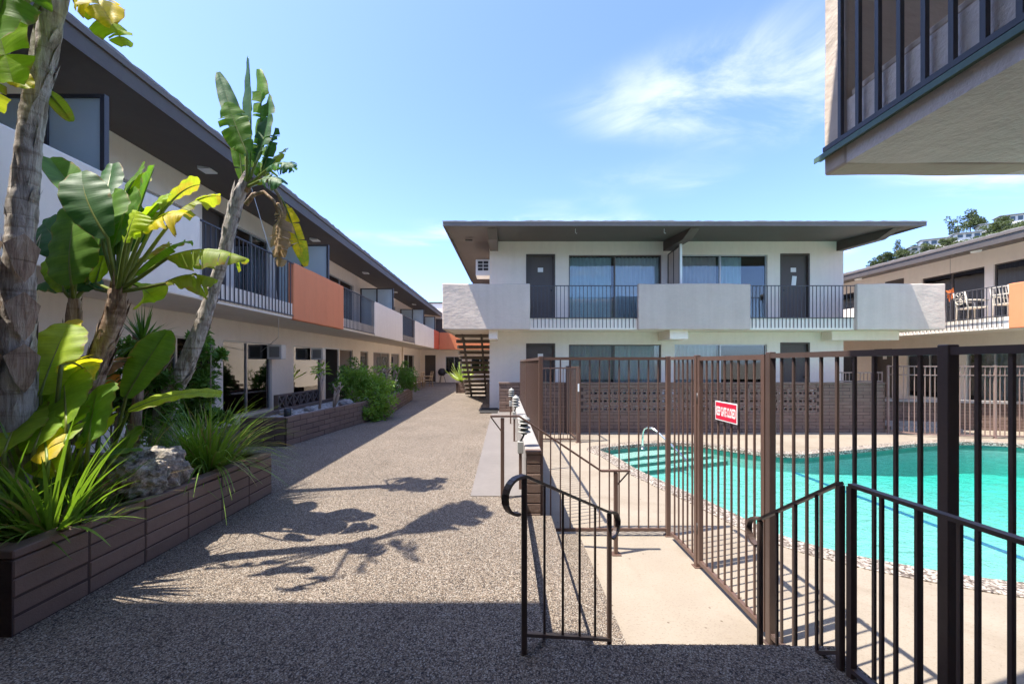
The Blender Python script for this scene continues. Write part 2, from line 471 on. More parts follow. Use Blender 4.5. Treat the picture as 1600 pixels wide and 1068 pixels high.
def leaf_mat(name, col, col2, trans=.35, rough=.52, edge=None, streak=0):
    m, nt, b, out = nodes_of(name)
    oi = nt.nodes.new('ShaderNodeObjectInfo')
    p = pos(nt)
    f = noise_t(nt, p, 7, 4, .6)
    base = mixc(nt, oi.outputs['Random'], col, col2)
    c = mixc(nt, 1.0, base, ramp(nt, f, [(.3, (.72,.76,.7)), (.7, (1.15,1.1,1.0))]), 'MULTIPLY')
    if edge:
        f3 = noise_t(nt, p, 4.2, 5, .65, .5)
        c = mixc(nt, ramp(nt, f3, [(.52, (0,0,0)), (.66, (1,1,1))]), c, edge)
    if streak:
        uv = nt.nodes.new('ShaderNodeUVMap')
        mp = N(nt, 'ShaderNodeMapping'); mp.inputs['Scale'].default_value = (.6, 46, 1)
        nt.links.new(uv.outputs[0], mp.inputs[0])
        sn = noise_t(nt, mp.outputs[0], 1.0, 3, .6)
        c = mixc(nt, 1.0, c, ramp(nt, sn, [(.3, (.80,.83,.78)), (.7, (1.1,1.08,1.05))]), 'MULTIPLY')
        bump(nt, b, sn, .35, .006)
        sepu = nt.nodes.new('ShaderNodeSeparateXYZ'); nt.links.new(uv.outputs[0], sepu.inputs[0])
        ab = N(nt, 'ShaderNodeMath', operation='ABSOLUTE'); nt.links.new(sepu.outputs[0], ab.inputs[0])
        en = noise_t(nt, p, 16, 4, .65)
        ad = N(nt, 'ShaderNodeMath', operation='MULTIPLY_ADD'); nt.links.new(en, ad.inputs[0]); ad.inputs[1].default_value = .75; nt.links.new(ab.outputs[0], ad.inputs[2])
        mr_ = N(nt, 'ShaderNodeMapRange'); mr_.inputs[1].default_value = 1.30; mr_.inputs[2].default_value = 1.48; nt.links.new(ad.outputs[0], mr_.inputs[0])
        c = mixc(nt, mr_.outputs[0], c, (.30, .19, .09))
        ft = noise_t(nt, p, 2.3, 5, .7)
        c = mixc(nt, ramp(nt, ft, [(.60, (0,0,0)), (.74, (.55,.55,.55))]), c, mixc(nt, 1.0, c, (1.7, 1.35, .7), 'MULTIPLY'))
    nt.links.new(c, b.inputs['Base Color'])
    b.inputs['Roughness'].default_value = rough
    b.inputs['Specular IOR Level'].default_value = .32
    t = nt.nodes.new('ShaderNodeBsdfTranslucent')
    nt.links.new(mixc(nt, 1.0, c, (1.5, 1.55, .5), 'MULTIPLY'), t.inputs[0])
    mx = nt.nodes.new('ShaderNodeMixShader'); mx.inputs[0].default_value = trans
    nt.links.new(b.outputs[0], mx.inputs[1]); nt.links.new(t.outputs[0], mx.inputs[2])
    nt.links.new(mx.outputs[0], out.inputs[0])
    return m
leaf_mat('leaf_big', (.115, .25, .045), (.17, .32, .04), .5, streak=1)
leaf_mat('leaf_shaded', (.05, .145, .075), (.075, .18, .07), .38, streak=1)  # dark teal of leaves in shade, put into the colour
leaf_mat('leaf_sunlit', (.44, .58, .05), (.30, .48, .04), .55, streak=1)  # brightness of sun through the leaves put into the colour
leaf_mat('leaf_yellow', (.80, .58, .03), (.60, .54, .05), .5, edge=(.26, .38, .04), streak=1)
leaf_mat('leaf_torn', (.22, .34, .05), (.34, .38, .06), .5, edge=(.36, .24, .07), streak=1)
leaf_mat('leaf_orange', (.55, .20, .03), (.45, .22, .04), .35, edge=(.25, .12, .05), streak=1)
leaf_mat('leaf_dead', (.42, .29, .20), (.34, .23, .16), .2, .8, streak=1)
leaf_mat('petiole', (.16, .23, .05), (.20, .24, .06), .1, .4)
leaf_mat('grass_blade', (.13, .25, .04), (.20, .32, .06), .35, .4)
leaf_mat('grass_dry', (.42, .36, .2), (.35, .30, .15), .2, .7)
leaf_mat('shrub_leaf', (.10, .21, .045), (.13, .25, .05), .3, .45)
leaf_mat('shrub_bright', (.17, .31, .06), (.24, .38, .07), .38, .45)
leaf_mat('agave_leaf', (.34, .46, .16), (.46, .52, .20), .2, .5)
leaf_mat('far_tree', (.085, .115, .06), (.12, .15, .08), .2, .7)
leaf_mat('white_flower', (.75, .72, .62), (.7, .7, .6), .3, .6)

def bark_mat(name, c1, c2, c3, zs=14):
    m, nt, b, out = nodes_of(name)
    p = pos(nt)
    fb = noise_t(nt, pos(nt, (16, 16, 2.2)), 1.5, 7, .7, .7)
    rings = noise_t(nt, pos(nt, (2.2, 2.2, zs)), 1.2, 4, .6, .5)
    c = ramp(nt, fb, [(.32, c1), (.5, c2), (.68, c3)])
    c = mixc(nt, 1.0, c, ramp(nt, rings, [(.34, (.62,.58,.54)), (.48, (1,1,1))]), 'MULTIPLY')
    nt.links.new(c, b.inputs['Base Color']); b.inputs['Roughness'].default_value = .9
    b.inputs['Specular IOR Level'].default_value = .15
    pv = bump(nt, b, fb, .9, .03); bump(nt, b, rings, .3, .02, pv)
bark_mat('bark', (.17, .14, .12), (.44, .395, .355), (.68, .635, .59))
bark_mat('bark_brown', (.16, .105, .075), (.36, .255, .185), (.56, .46, .36))
def rock_mat():
    m, nt, b, out = nodes_of('rock')
    p = pos(nt)
    f = noise_t(nt, p, 9, 8, .72, .6); g = noise_t(nt, p, 3.0, 3, .5)
    c = ramp(nt, f, [(.30, (.03,.026,.022)), (.44, (.20,.18,.155)), (.55, (.46,.41,.34)), (.70, (.74,.67,.57))])
    c = mixc(nt, ramp(nt, g, [(.52, (0,0,0)), (.66, (1,1,1))]), c, mixc(nt, 1.0, c, (1.5, 1.05, .72), 'MULTIPLY'))
    nt.links.new(c, b.inputs['Base Color']); b.inputs['Roughness'].default_value = .95
    pv = bump(nt, b, f, 1.0, .05); bump(nt, b, noise_t(nt, p, 40, 4, .7), .7, .01, pv)
rock_mat()
M = MATS
# ---------------------------------------------------------------- the setting: ground, walkway, steps, deck, pool
DECK = -0.6
def smooth_loop(pts, sub=6):
    n = len(pts); out = []
    for i in range(n):
        p0, p1, p2, p3 = (Vector(pts[(i+k-1) % n]) for k in range(4))
        for s in range(sub):
            t = s/sub
            out.append(.5*((2*p1) + (p2-p0)*t + (2*p0-5*p1+4*p2-p3)*t*t + (3*p1-p0-3*p2+p3)*t**3))
    return out
POOL = smooth_loop([(2.27,9.75), (2.42,9.05), (2.55,7.9), (2.77,7.0), (3.02,6.05), (3.2,5.2), (3.33,4.8), (3.68,4.4), (4.28,4.03), (4.86,3.81),
        (6.3,3.55), (8.8,3.55), (11.2,4.3), (12.9,6.0), (13.5,8.2), (13.2,10.0), (12.2,10.62), (10.6,10.42), (9.0,9.9), (7.57,9.46), (6.64,9.2), (5.9,9.4),
        (5.45,9.8), (5.0,10.3), (4.2,10.55), (3.0,10.2)])
def offset_loop(loop, d):
    n = len(loop); out = []
    for i in range(n):
        t = loop[(i+1) % n] - loop[i-1]
        nr = Vector((t.y, -t.x)).normalized()
        out.append(loop[i] + nr*d)
    return out
area = sum(POOL[i].x*POOL[(i+1) % len(POOL)].y - POOL[(i+1) % len(POOL)].x*POOL[i].y for i in range(len(POOL)))
OUT = 1 if area > 0 else -1
COPE = offset_loop(POOL, OUT*.30)
def fill(loops, z, name, mat, up=True, cuts=(), zf=None):
    bm = bmesh.new()
    for lp in loops:
        vs = [bm.verts.new((p[0], p[1], z)) for p in lp]
        for i in range(len(vs)): bm.edges.new((vs[i], vs[(i+1) % len(vs)]))
    bmesh.ops.triangle_fill(bm, use_beauty=True, edges=bm.edges[:])
    for c in cuts:
        bmesh.ops.bisect_plane(bm, geom=bm.verts[:]+bm.edges[:]+bm.faces[:], plane_co=(c,0,0), plane_no=(1,0,0))
    if zf:
        for v in bm.verts: v.co.z = zf(v.co.x)
    for f in bm.faces:
        f.normal_update()
        if (f.normal.z > 0) != up: f.normal_flip()
    me = bpy.data.meshes.new(name); bm.to_mesh(me); bm.free(); me.materials.append(mat)
    return me

# ground far around, with the courtyard cut out
g = MB(); B = 1600
g.add([(-B,-B,-.05),(B,-B,-.05),(B,B,-.05),(-B,B,-.05),(-7,-7,-.05),(26,-7,-.05),(26,40,-.05),(-7,40,-.05)],
      [(0,1,5,4),(1,2,6,5),(2,3,7,6),(3,0,4,7)])
structure(g.build('ground', M['ground_earth']))
# walkway (upper level) and landing: an L round the steps
E1, E2, E3 = .215, .51, .81            # step edges beside the walkway
F1, F2, F3 = 2.11, 2.41, 2.71          # step edges in front of the landing
LR = 1.70                              # landing's right edge
walk = MB()
walk.prism([(-7,-7),(26,-7),(26,-3),(LR,-3),(LR,F1),(E1,F1),(E1,4.45),(.24,4.45),(.24,12.2),(-.1,12.2),(-.1,14),(26,14),(26,40),(-7,40)], -.9, 0)
structure(walk.build('walkway', M['aggregate'], fix=True))
st = MB(); st.prism([(E1-.02,F1-.02),(LR-.02,F1-.02),(LR-.02,F2),(E2,F2),(E2,4.45),(E1-.02,4.45)], -.9, -.2)
structure(st.build('upper_step', M['aggregate'], fix=True))
st = MB(); st.prism([(E2-.02,F2-.02),(LR-.04,F2-.02),(LR-.04,F3),(E3,F3),(E3,4.45),(E2-.02,4.45)], -.9, -.4)
structure(st.build('lower_step', M['aggregate'], fix=True))
structure(link('pool_deck', fill([[(.2,-4),(26,-4),(26,14.2),(.2,14.2)], COPE], DECK, 'pool_deck', M['pool_deck'])))
# a patio behind the brick wall
p = MB(); p.box(-.1, 11.4, 12.35, 14.1, -.9, .004); structure(p.build('patio', M['concrete_strip']))
# grey concrete strip beside the low wall
p = MB(); p.box(-.37, .236, 4.48, 12.6, -.05, .006)
structure(p.build('concrete_strip', M['concrete_strip']))
# coping, basin, water
n = len(POOL)
cp = MB()
vs = [(q.x,q.y,DECK-.02) for q in COPE] + [(q.x,q.y,DECK+.012) for q in COPE] + [(q.x,q.y,DECK+.012) for q in offset_loop(POOL, -OUT*.012)] + [(q.x,q.y,DECK-.07) for q in offset_loop(POOL, -OUT*.012)]
fs = []
for k in range(3):
    for i in range(n): fs.append((k*n+i, k*n+(i+1) % n, (k+1)*n+(i+1) % n, (k+1)*n+i))
cp.add(vs, fs)
structure(cp.build('pool_coping', M['coping_pebble'], fix=True))
def floor_z(x):
    if x < 6.5: return -1.0
    if x < 10.5: return -1.0 - (x-6.5)/4*.42
    return -1.42
bs = MB()
cuts = (6.5, 10.5)
wallv = [(q.x,q.y,DECK-.06) for q in POOL] + [(q.x,q.y,-.80) for q in POOL] + [(q.x,q.y,floor_z(q.x)) for q in POOL]
for k, mi in ((0, 1), (1, 0)):
    bs.cur = mi
    bs.add(wallv[k*n:(k+2)*n], [(i, (i+1) % n, n+(i+1) % n, n+i) for i in range(n)])
basin = bs.build('pool_basin', [M['pool_plaster'], M['pool_tile']], fix=True)
structure(basin)
link('basin_floor', fill([POOL], 0, 'basin_floor', M['pool_plaster'], True, cuts, floor_z), basin)
# lane strip of tiles on the floor at the slope break
ls = MB(); ls.box(6.46, 6.56, 3.6, 9.2, -1.02, -.993); ls.build('tile_strip', M['lane_tile'], basin)
# steps in the far left lobe
sdir = Vector((.92, .39)).normalized(); snor = Vector((sdir.y, -sdir.x))
def step_poly(off):
    c = Vector((2.6, 9.42)) + snor*off
    keep = [q for q in offset_loop(POOL, -OUT*.004) if (q - c).dot(snor) < 0 and q.x < 6.0 and q.y > 8.0]
    return keep
for k, (off, z) in enumerate(((0.0, -.775), (.36, -.84), (.72, -.905))):
    kp = step_poly(off)
    if len(kp) < 4: continue
    i0 = max(range(len(kp)), key=lambda i: (kp[i]-kp[i-1]).length)
    kp = kp[i0:] + kp[:i0]
    mb = MB(); mb.prism([(q.x, q.y) for q in kp], -1.05, z)
    s_ = mb.build('pool_step', M['pool_plaster'], basin, fix=True)
    a, b_ = kp[-1], kp[0]
    tl = MB(); tl.beam((a.x, a.y, z-.030), (b_.x, b_.y, z-.030), .03, .064); tl.build('nosing_tile', M['pool_tile'], basin)
WZ = -.72
wl_ = offset_loop(POOL, -OUT*.004)
wb = bmesh.new()
top = [wb.verts.new((q.x,q.y,WZ)) for q in wl_]; bot = [wb.verts.new((q.x,q.y,floor_z(q.x)+.003)) for q in wl_]
wb.faces.new(top)
for i in range(n): wb.faces.new((top[i], top[(i+1) % n], bot[(i+1) % n], bot[i]))
me2 = fill([wl_], 0, 'tmp', M['pool_water'], False, cuts, lambda x: floor_z(x)+.003)
wb.from_mesh(me2)
bmesh.ops.remove_doubles(wb, verts=wb.verts[:], dist=.0005)
bmesh.ops.recalc_face_normals(wb, faces=wb.faces[:])
wme = bpy.data.meshes.new('pool_water'); wb.to_mesh(wme); wb.free(); wme.materials.clear(); wme.materials.append(M['pool_water'])
structure(link('pool_water', wme))

# ---------------------------------------------------------------- building helpers
class Face:
    """a wall plane: u along it, w inwards, z up"""
    def __init__(s, axis, c, sign): s.a = axis; s.c = c; s.s = sign
    def pt(s, u, w, z): return (u, s.c + s.s*w, z) if s.a == 'y' else (s.c + s.s*w, u, z)
    def box(s, mb, u0, u1, w0, w1, z0, z1, c=0):
        a = s.pt(u0, w0, z0); b = s.pt(u1, w1, z1)
        (mb.cbox if c else mb.box)(a[0], b[0], a[1], b[1], a[2], b[2], *([c] if c else []))
    def rot(s):   # a Z rotation that maps local (x=u, y=w) to the wall
        if s.a == 'y': return 0 if s.s > 0 else math.pi
        return R(-90) if s.s > 0 else R(90)
def wall(fc, parent, mat, u0, u1, z0, z1, openings=(), t=.16, name='wall'):
    us = sorted({u0, u1, *[o[0] for o in openings], *[o[1] for o in openings]})
    zs = sorted({z0, z1, *[o[2] for o in openings], *[o[3] for o in openings]})
    us = [u for u in us if u0 <= u <= u1]; zs = [z for z in zs if z0 <= z <= z1]
    def solid(i, j):
        if i < 0 or j < 0 or i >= len(us)-1 or j >= len(zs)-1: return False
        cu = (us[i]+us[i+1])/2; cz = (zs[j]+zs[j+1])/2
        return not any(o[0] < cu < o[1] and o[2] < cz < o[3] for o in openings)
    mb = MB()
    for i in range(len(us)-1):
        for j in range(len(zs)-1):
            if not solid(i, j): continue
            a, b, c, d = us[i], us[i+1], zs[j], zs[j+1]
            q = [fc.pt(a,0,c), fc.pt(b,0,c), fc.pt(b,0,d), fc.pt(a,0,d), fc.pt(a,t,c), fc.pt(b,t,c), fc.pt(b,t,d), fc.pt(a,t,d)]
            f = [(0,1,2,3), (4,5,6,7)]
            if not solid(i-1, j): f.append((0,3,7,4))
            if not solid(i+1, j): f.append((1,2,6,5))
            if not solid(i, j-1): f.append((0,1,5,4))
            if not solid(i, j+1): f.append((3,2,6,7))
            mb.add(q, f)
    me = mb.mesh(name, mat)
    bm = bmesh.new(); bm.from_mesh(me); bmesh.ops.remove_doubles(bm, verts=bm.verts[:], dist=.0005)
    bmesh.ops.recalc_face_normals(bm, faces=bm.faces[:]); bm.to_mesh(me); bm.free()
    return link(name, me, parent)
def window(fc, parent, u0, u1, z0, z1, mull=(), frame='alu', glass='glass', curtain=None, fw=.035, label=None):
    """frame with panes set back in the opening; curtain = list of (u0, u1, material, pleat depth)"""
    mb = MB()
    fc.box(mb, u0, u1, .05, .11, z1-fw, z1); fc.box(mb, u0, u1, .05, .11, z0, z0+fw)
    fc.box(mb, u0, u0+fw, .05, .11, z0+fw, z1-fw); fc.box(mb, u1-fw, u1, .05, .11, z0+fw, z1-fw)
    for m_ in mull: fc.box(mb, m_-fw*.6, m_+fw*.6, .045, .112, z0+fw, z1-fw)
    w_ = mb.build('window', M[frame], parent)
    if label: w_['label'] = label
    ed = [u0+fw] + list(mull) + [u1-fw]
    for a, b in zip(ed[:-1], ed[1:]):
        mb = MB(); fc.box(mb, a, b, .074, .080, z0+fw, z1-fw); mb.build('pane', M[glass], w_)
    for (a, b, mt, dep) in (curtain or ()):
        mb = MB(); k = max(8, int((b-a)/.025)); vs = []; fs = []
        ph = random.random()*6
        for i in range(k+1):
            u = a + (b-a)*i/k
            w = .24 + dep*math.sin(u*2*math.pi/.13 + ph + .8*math.sin(u*5.1))
            w2 = .24 + dep*1.25*math.sin(u*2*math.pi/.13 + ph + .9*math.sin(u*5.1+.4))
            vs += [fc.pt(u, w2, z0+.03), fc.pt(u, w, z1-.03)]
            if i: fs.append((2*i-2, 2*i, 2*i+1, 2*i-1))
        mb.add(vs, fs, True); mb.build('curtain', M[mt], w_)
    return w_
def door(fc, parent, u0, u1, z0, z1, mat='door_paint', knob=1, plate=True, label=None, text=None):
    mb = MB(); fw = .05
    fc.box(mb, u0+fw, u1-fw, .075, .12, z0+.02, z1-fw)
    d_ = mb.build('door', M[mat], parent)
    if label: d_['label'] = label
    mb = MB()
    fc.box(mb, u0, u0+fw, -.012, .11, z0, z1); fc.box(mb, u1-fw, u1, -.012, .11, z0, z1); fc.box(mb, u0+fw, u1-fw, -.012, .11, z1-fw, z1)
    mb.build('door_frame', M[mat], d_)
    mb = MB(); uk = u1-fw-.07 if knob > 0 else u0+fw+.07
    a = fc.pt(uk, .075, z0+1.0); b = fc.pt(uk, .01, z0+1.0)
    mb.tube([a, b], .028, 10); mb.build('handle', M['black_metal'], d_)
    if plate:
        mb = MB(); um = (u0+u1)/2
        fc.box(mb, um-.085, um+.085, .068, .076, z0+1.60, z0+1.74); pl = mb.build('number_plate', M['sign_white'], d_)
    return d_
def railing(fc, parent, u0, u1, zb, zt, pitch=.112, w=-.03, bar=.016, mat='rail_grey', low=None, tag_label=None):
    mb = MB()
    fc.box(mb, u0, u1, w-.02, w+.02, zt-.022, zt)
    zl = low if low is not None else zb+.02
    fc.box(mb, u0, u1, w-.012, w+.012, zl-.012, zl+.012)
    r_ = mb.build('railing', M[mat], parent)
    if tag_label: r_['label'] = tag_label
    bm_ = MB(); bm_.box(-bar/2, bar/2, -bar/2, bar/2, 0, zt-.022-zb); me = bm_.mesh('baluster', M[mat])
    k = max(1, round((u1-u0)/pitch))
    for i in range(1, k):
        link('baluster', me, r_, Matrix.Translation(fc.pt(u0+(u1-u0)*i/k, w, zb)))
    return r_
def panel(parent, name, mat, x0, x1, y0, y1, z0, z1, c=.02, label=None, wob=.012):
    """solid stucco balcony front, edges rounded and a little uneven"""
    bm = bmesh.new()
    bmesh.ops.create_cube(bm, size=1)
    for v in bm.verts:
        v.co = Vector((x0+(v.co.x+.5)*(x1-x0), y0+(v.co.y+.5)*(y1-y0), z0+(v.co.z+.5)*(z1-z0)))
    bmesh.ops.bevel(bm, geom=bm.edges[:], offset=c, segments=2, affect='EDGES', profile=.5)
    for _ in range(2):
        long = [e for e in bm.edges if e.calc_length() > .35]
        bmesh.ops.subdivide_edges(bm, edges=long, cuts=3, use_grid_fill=True)
    for v in bm.verts:
        q = noise.noise_vector(v.co*2.3)
        v.co += Vector((q.x*wob*.5, q.y*wob*.5, q.z*wob))
    bmesh.ops.recalc_face_normals(bm, faces=bm.faces[:])
    me = bpy.data.meshes.new(name); bm.to_mesh(me); bm.free()
    me.materials.append(mat)
    o = link(name, me, parent)
    if label: o['label'] = label
    return o
def air_con(fc, parent, u0, u1, z0, z1, out=.42, panes=False):
    mb = MB(); fc.box(mb, u0, u1, -out, .02, z0, z1, .012); a = mb.build('air_conditioner', M['white_paint'], parent, fix=True)
    # louvred side towards the courtyard and the front grille
    mb = MB()
    side = fc.c - fc.s*out
    if fc.a == 'x':
        xa, xb = sorted((side + fc.s*.06, fc.c - fc.s*.05))
        if panes:
            for i in range(2):
                for j in range(3):
                    wx = (xb-xa)/2; hz = (z1-z0)*.62/3; zt = z1-.05
                    mb.box(xa+i*wx+.012, xa+(i+1)*wx-.012, u0-.006, u0+.01, zt-(j+1)*hz+.012, zt-j*hz-.012)
        else:
            mb.box(xa, xb, u0-.006, u0+.01, z0+.055, z1-.055)
            for k in range(9):
                zz = z0+.075 + (z1-z0-.15)*k/8
                mb.box(xa+.01, xb-.01, u0-.012, u0-.002, zz-.006, zz+.006)
    mb.build('grille', M['black_metal' if panes else 'ac_grey'], a)
    return a

# ---------------------------------------------------------------- left apartment wing
LWALL, LBAL = -6.36, -4.74
Zs0, Zs1 = 2.45, 2.79
left = thing('apartment_wing', 'long white two storey apartment wing on the left in shade', 'building', (LWALL, 15, 0))
fl = Face('x', LWALL, -1)
lo = [(7.0, 9.0, .2, 1.98), (9.26, 11.2, .2, 1.98), (12.37, 14.28, .25, 1.98), (14.5, 15.74, .03, 2.02), (15.84, 17.2, .15, 2.0), (18.1, 19.15, .15, 2.0),
      (19.9, 22.7, .15, 2.0), (23.05, 24.85, .15, 2.0), (26.0, 29.0, .15, 2.0)]
lu = [(3.0, 4.6, 2.95, 4.70), (6.6, 8.35, 3.3, 4.55), (8.62, 9.3, 2.82, 4.82), (9.67, 11.1, 2.86, 4.72), (12.6, 13.4, 2.82, 4.82), (14.6, 17.3, 2.86, 4.72), (19.0, 19.8, 2.82, 4.82), (21.0, 24.0, 2.86, 4.72), (26.5, 28.5, 2.86, 4.72)]
wall(fl, left, M['stucco'], -6, 31, -.1, Zs0+.01, lo)
wall(fl, left, M['stucco'], -6, 31, Zs0+.01, 5.30, lu, name='upper_wall')
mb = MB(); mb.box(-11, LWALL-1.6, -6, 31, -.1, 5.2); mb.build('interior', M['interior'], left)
mb = MB(); mb.box(LBAL-.035, LWALL+.003, 0, 30.9, Zs0, Zs1); mb.build('balcony_slab', M['stucco'], left)
# roof: sloping soffit, stepped fascia, gravel top
def roof_x(parent, xe, xw, xr, y0, y1, zb=4.945, zt=5.255):
    """eave at xe, wall at xw, ridge at xr"""
    s = 1 if xe > xw else -1
    mb = MB()
    prof = [(xe-.03*s, zb+.012), (xw, 5.20), (xw-.3*s, 5.22), (xr, 5.5), (xr, 5.86), (xe-.03*s, zt-.05)]
    vs = [(x, y0, z) for x, z in prof] + [(x, y1, z) for x, z in prof]; k = len(prof)
    mb.add(vs, [tuple(range(k)), tuple(range(k, 2*k))] + [(i, (i+1) % k, k+(i+1) % k, k+i) for i in range(k)])
    r_ = mb.build('roof', M['trim'], parent, fix=True)
    mb = MB(); mb.box(xe-.028*s, xe, y0-.02, y1+.02, zb, zb+.20); mb.build('fascia', M['trim'], r_)
    mb = MB(); mb.box(xe-.028*s, xe+.03*s, y0-.03, y1+.03, zb+.203, zt-.03); mb.build('fascia_cap', M['trim_light'], r_)
    # ragged gravel edge
    mb = MB(); k = int((y1-y0)/.12); rnd = random.Random(int(abs(xe)*10))
    vs = []; fs = []
    for i in range(k+1):
        y = y0 + (y1-y0)*i/k; h = zt + rnd.uniform(-.012, .018)
        vs += [(xe-.5*s, y, h+.05), (xe+.02*s, y, h), (xe+.02*s, y, zt-.03)]
        if i:
            a = 3*(i-1); b = 3*i
            fs += [(a, b, b+1, a+1), (a+1, b+1, b+2, a+2)]
    mb.add(vs, fs); mb.build('roof_edge', M['roof_gravel'], r_)
    return r_
lr = roof_x(left, LBAL, LWALL, -11, 0.4, 31.0)
for y in (3.2, 7.55, 11.9, 16.3, 20.7, 25.1):
    mb = MB(); zz = 4.945 + (5.20-4.945)*.5
    mb.box(-5.66, -5.44, y, y+.22, zz-.035, zz+.02); mb.build('soffit_light', M['white_paint'], lr)
# windows and doors, ground floor
for i, (a, b, c, d) in enumerate(lo):
    if i == 3:
        mb = MB(); fl.box(mb, a, a+.05, -.01, .12, c, d); fl.box(mb, b-.05, b, -.01, .12, c, d); fl.box(mb, a+.05, b-.05, -.01, .12, d-.05, d)
        mb.build('door_frame', M['white_paint'], left)
        mb = MB(); mb.box(LWALL-.95, LWALL-.02, b-.12, b-.08, c, d-.05)
        dd = mb.build('door', M['door_paint'], left); dd['label'] = 'dark brown door standing open'
        mb = MB(); mb.tube([(LWALL-.88, b-.12, 1.0), (LWALL-.88, b-.18, 1.0)], .03, 10); mb.build('handle', M['chrome'], dd)
        continue
    mu = {1: (10.19,), 0: (8.0,), 6: (21.3,), 8: (27.4,)}.get(i, ())
    cur = {1: [(10.3, 11.1, 'blind_grey', .012)], 2: [(12.45, 14.2, 'blind_grey', .012)], 4: [(15.9, 17.1, 'blind_dark', .015)], 5: [(18.7, 19.1, 'curtain_pale', .02)],
           6: [(19.95, 21.2, 'blind_dark', .02)], 7: [(23.1, 24.2, 'blind_grey', .02)]}.get(i)
    window(fl, left, a, b, c, d, mu, frame='alu', glass='glass_dark', curtain=cur)
for i, (a, b, c, d) in enumerate(lu):
    if b - a < 1.0: door(fl, left, a, b, c, d, knob=-1, plate=False)
    else:
        window(fl, left, a, b, c, d, ((a+b)/2,), glass='glass_dark', curtain=[(a+.05, a+(b-a)*.45, 'curtain_pale', .02)] if i % 2 else [(a+.05, b-.05, 'blind_grey', .01)])
air_con(fl, left, 11.0, 11.22, 1.56, 1.95, .38); air_con(fl, left, 13.5, 13.72, 1.56, 1.95, .38)
# balcony fronts and railings
PT = .13
def lpanel(y0, y1, mat, label=None, z1=3.72): panel(left, 'balcony_panel', M[mat], LBAL-PT, LBAL, y0, y1, Zs0-.005, z1, label=label)
lpanel(-.5, 6.39, 'stucco', 'nearest white stucco balcony front behind the leaves')
lpanel(9.22, 12.1, 'orange', 'orange stucco balcony front')
lpanel(15.0, 19.1, 'stucco'); lpanel(21.75, 27.6, 'stucco')
lpanel(27.62, 29.75, 'red_shaded', 'red balcony front in the corner, painted dark as in shade')
fb = Face('x', LBAL, -1)
for a, b in ((6.39, 9.22), (12.1, 15.0), (19.1, 21.75)):
    railing(fb, left, a, b, 2.50, 3.70, .118, .012)
# frosted privacy screens across the balconies
def screen_x(parent, y, xa, xb, z0, z1, frame='rail_grey', pane='frosted', sub=2):
    """screen between balcony bays, standing across the balcony at y"""
    mb = MB(); xs = [xa + (xb-xa)*i/sub for i in range(sub+1)]; f = .028
    for x in xs: mb.box(x-f, x+f, y-.03, y+.03, z0, z1)
    mb.box(min(xa,xb)-f, max(xa,xb)+f, y-.029, y+.029, z1, z1+.04)
    s_ = mb.build('privacy_screen', M[frame], parent)
    for a, b in zip(xs[:-1], xs[1:]):
        a, b = sorted((a, b))
        m2 = MB(); m2.box(a+f, b-f, y-.006, y+.006, z0+.02, z1); m2.build('pane', M[pane], s_)
for y in (5.03, 11.4, 18.06, 25.0, 28.9): screen_x(left, y, LBAL-.17, LWALL+.05, Zs1, 4.70)
# hanging cable and a drain pipe
mb = MB(); mb.tube([(-4.9, 7.9, 4.9), (-4.86, 8.6, 3.6), (-4.9, 8.9, 2.5), (-5.3, 9.6, 2.05), (-6.3, 10.6, 1.75)], .006, 6); mb.build('cable', M['white_paint'], left)
mb = MB(); mb.tube([(LWALL+.06, 25.4, 0), (LWALL+.06, 25.4, 2.45)], .04, 8); mb.build('drain_pipe', M['stucco'], left)

# ---------------------------------------------------------------- back wing closing the courtyard
back = thing('apartment_wing', 'far white end wing with an orange balcony front beyond the staircase', 'building', (-2, 31, 0))
fk = Face('y', 31.0, 1)
ok = [(-6.0, -5.2, .02, 2.05), (-4.45, -3.2, .65, 1.95), (-2.5, -1.2, .65, 1.95)]
wall(fk, back, M['stucco'], LWALL-3, 12, -.1, 5.96, ok + [(-5.2, -4.2, 2.82, 4.8), (-3.6, -1.2, 2.86, 4.7)])
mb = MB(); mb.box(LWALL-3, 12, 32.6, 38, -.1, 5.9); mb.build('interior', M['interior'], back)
mb = MB(); mb.box(LWALL-3, 12, 30.95, 38, 5.963, 6.06); mb.build('roof', M['trim'], back)
door(fk, back, *ok[0], plate=False); window(fk, back, *ok[1], (-3.8,), glass='glass_dark'); window(fk, back, *ok[2], (-1.85,), glass='glass_dark')
door(fk, back, -5.2, -4.2, 2.82, 4.8, plate=False); window(fk, back, -3.6, -1.2, 2.86, 4.7, (-2.4,), glass='glass_dark')
mb = MB(); mb.box(LBAL+.04, 3, 29.9, 30.995, Zs0, Zs1); mb.build('balcony_slab', M['stucco'], back)
panel(back, 'balcony_panel', M['orange'], LBAL+.01, 3, 29.78, 29.92, Zs0-.005, 3.68, label='bright orange balcony front partly sunlit')

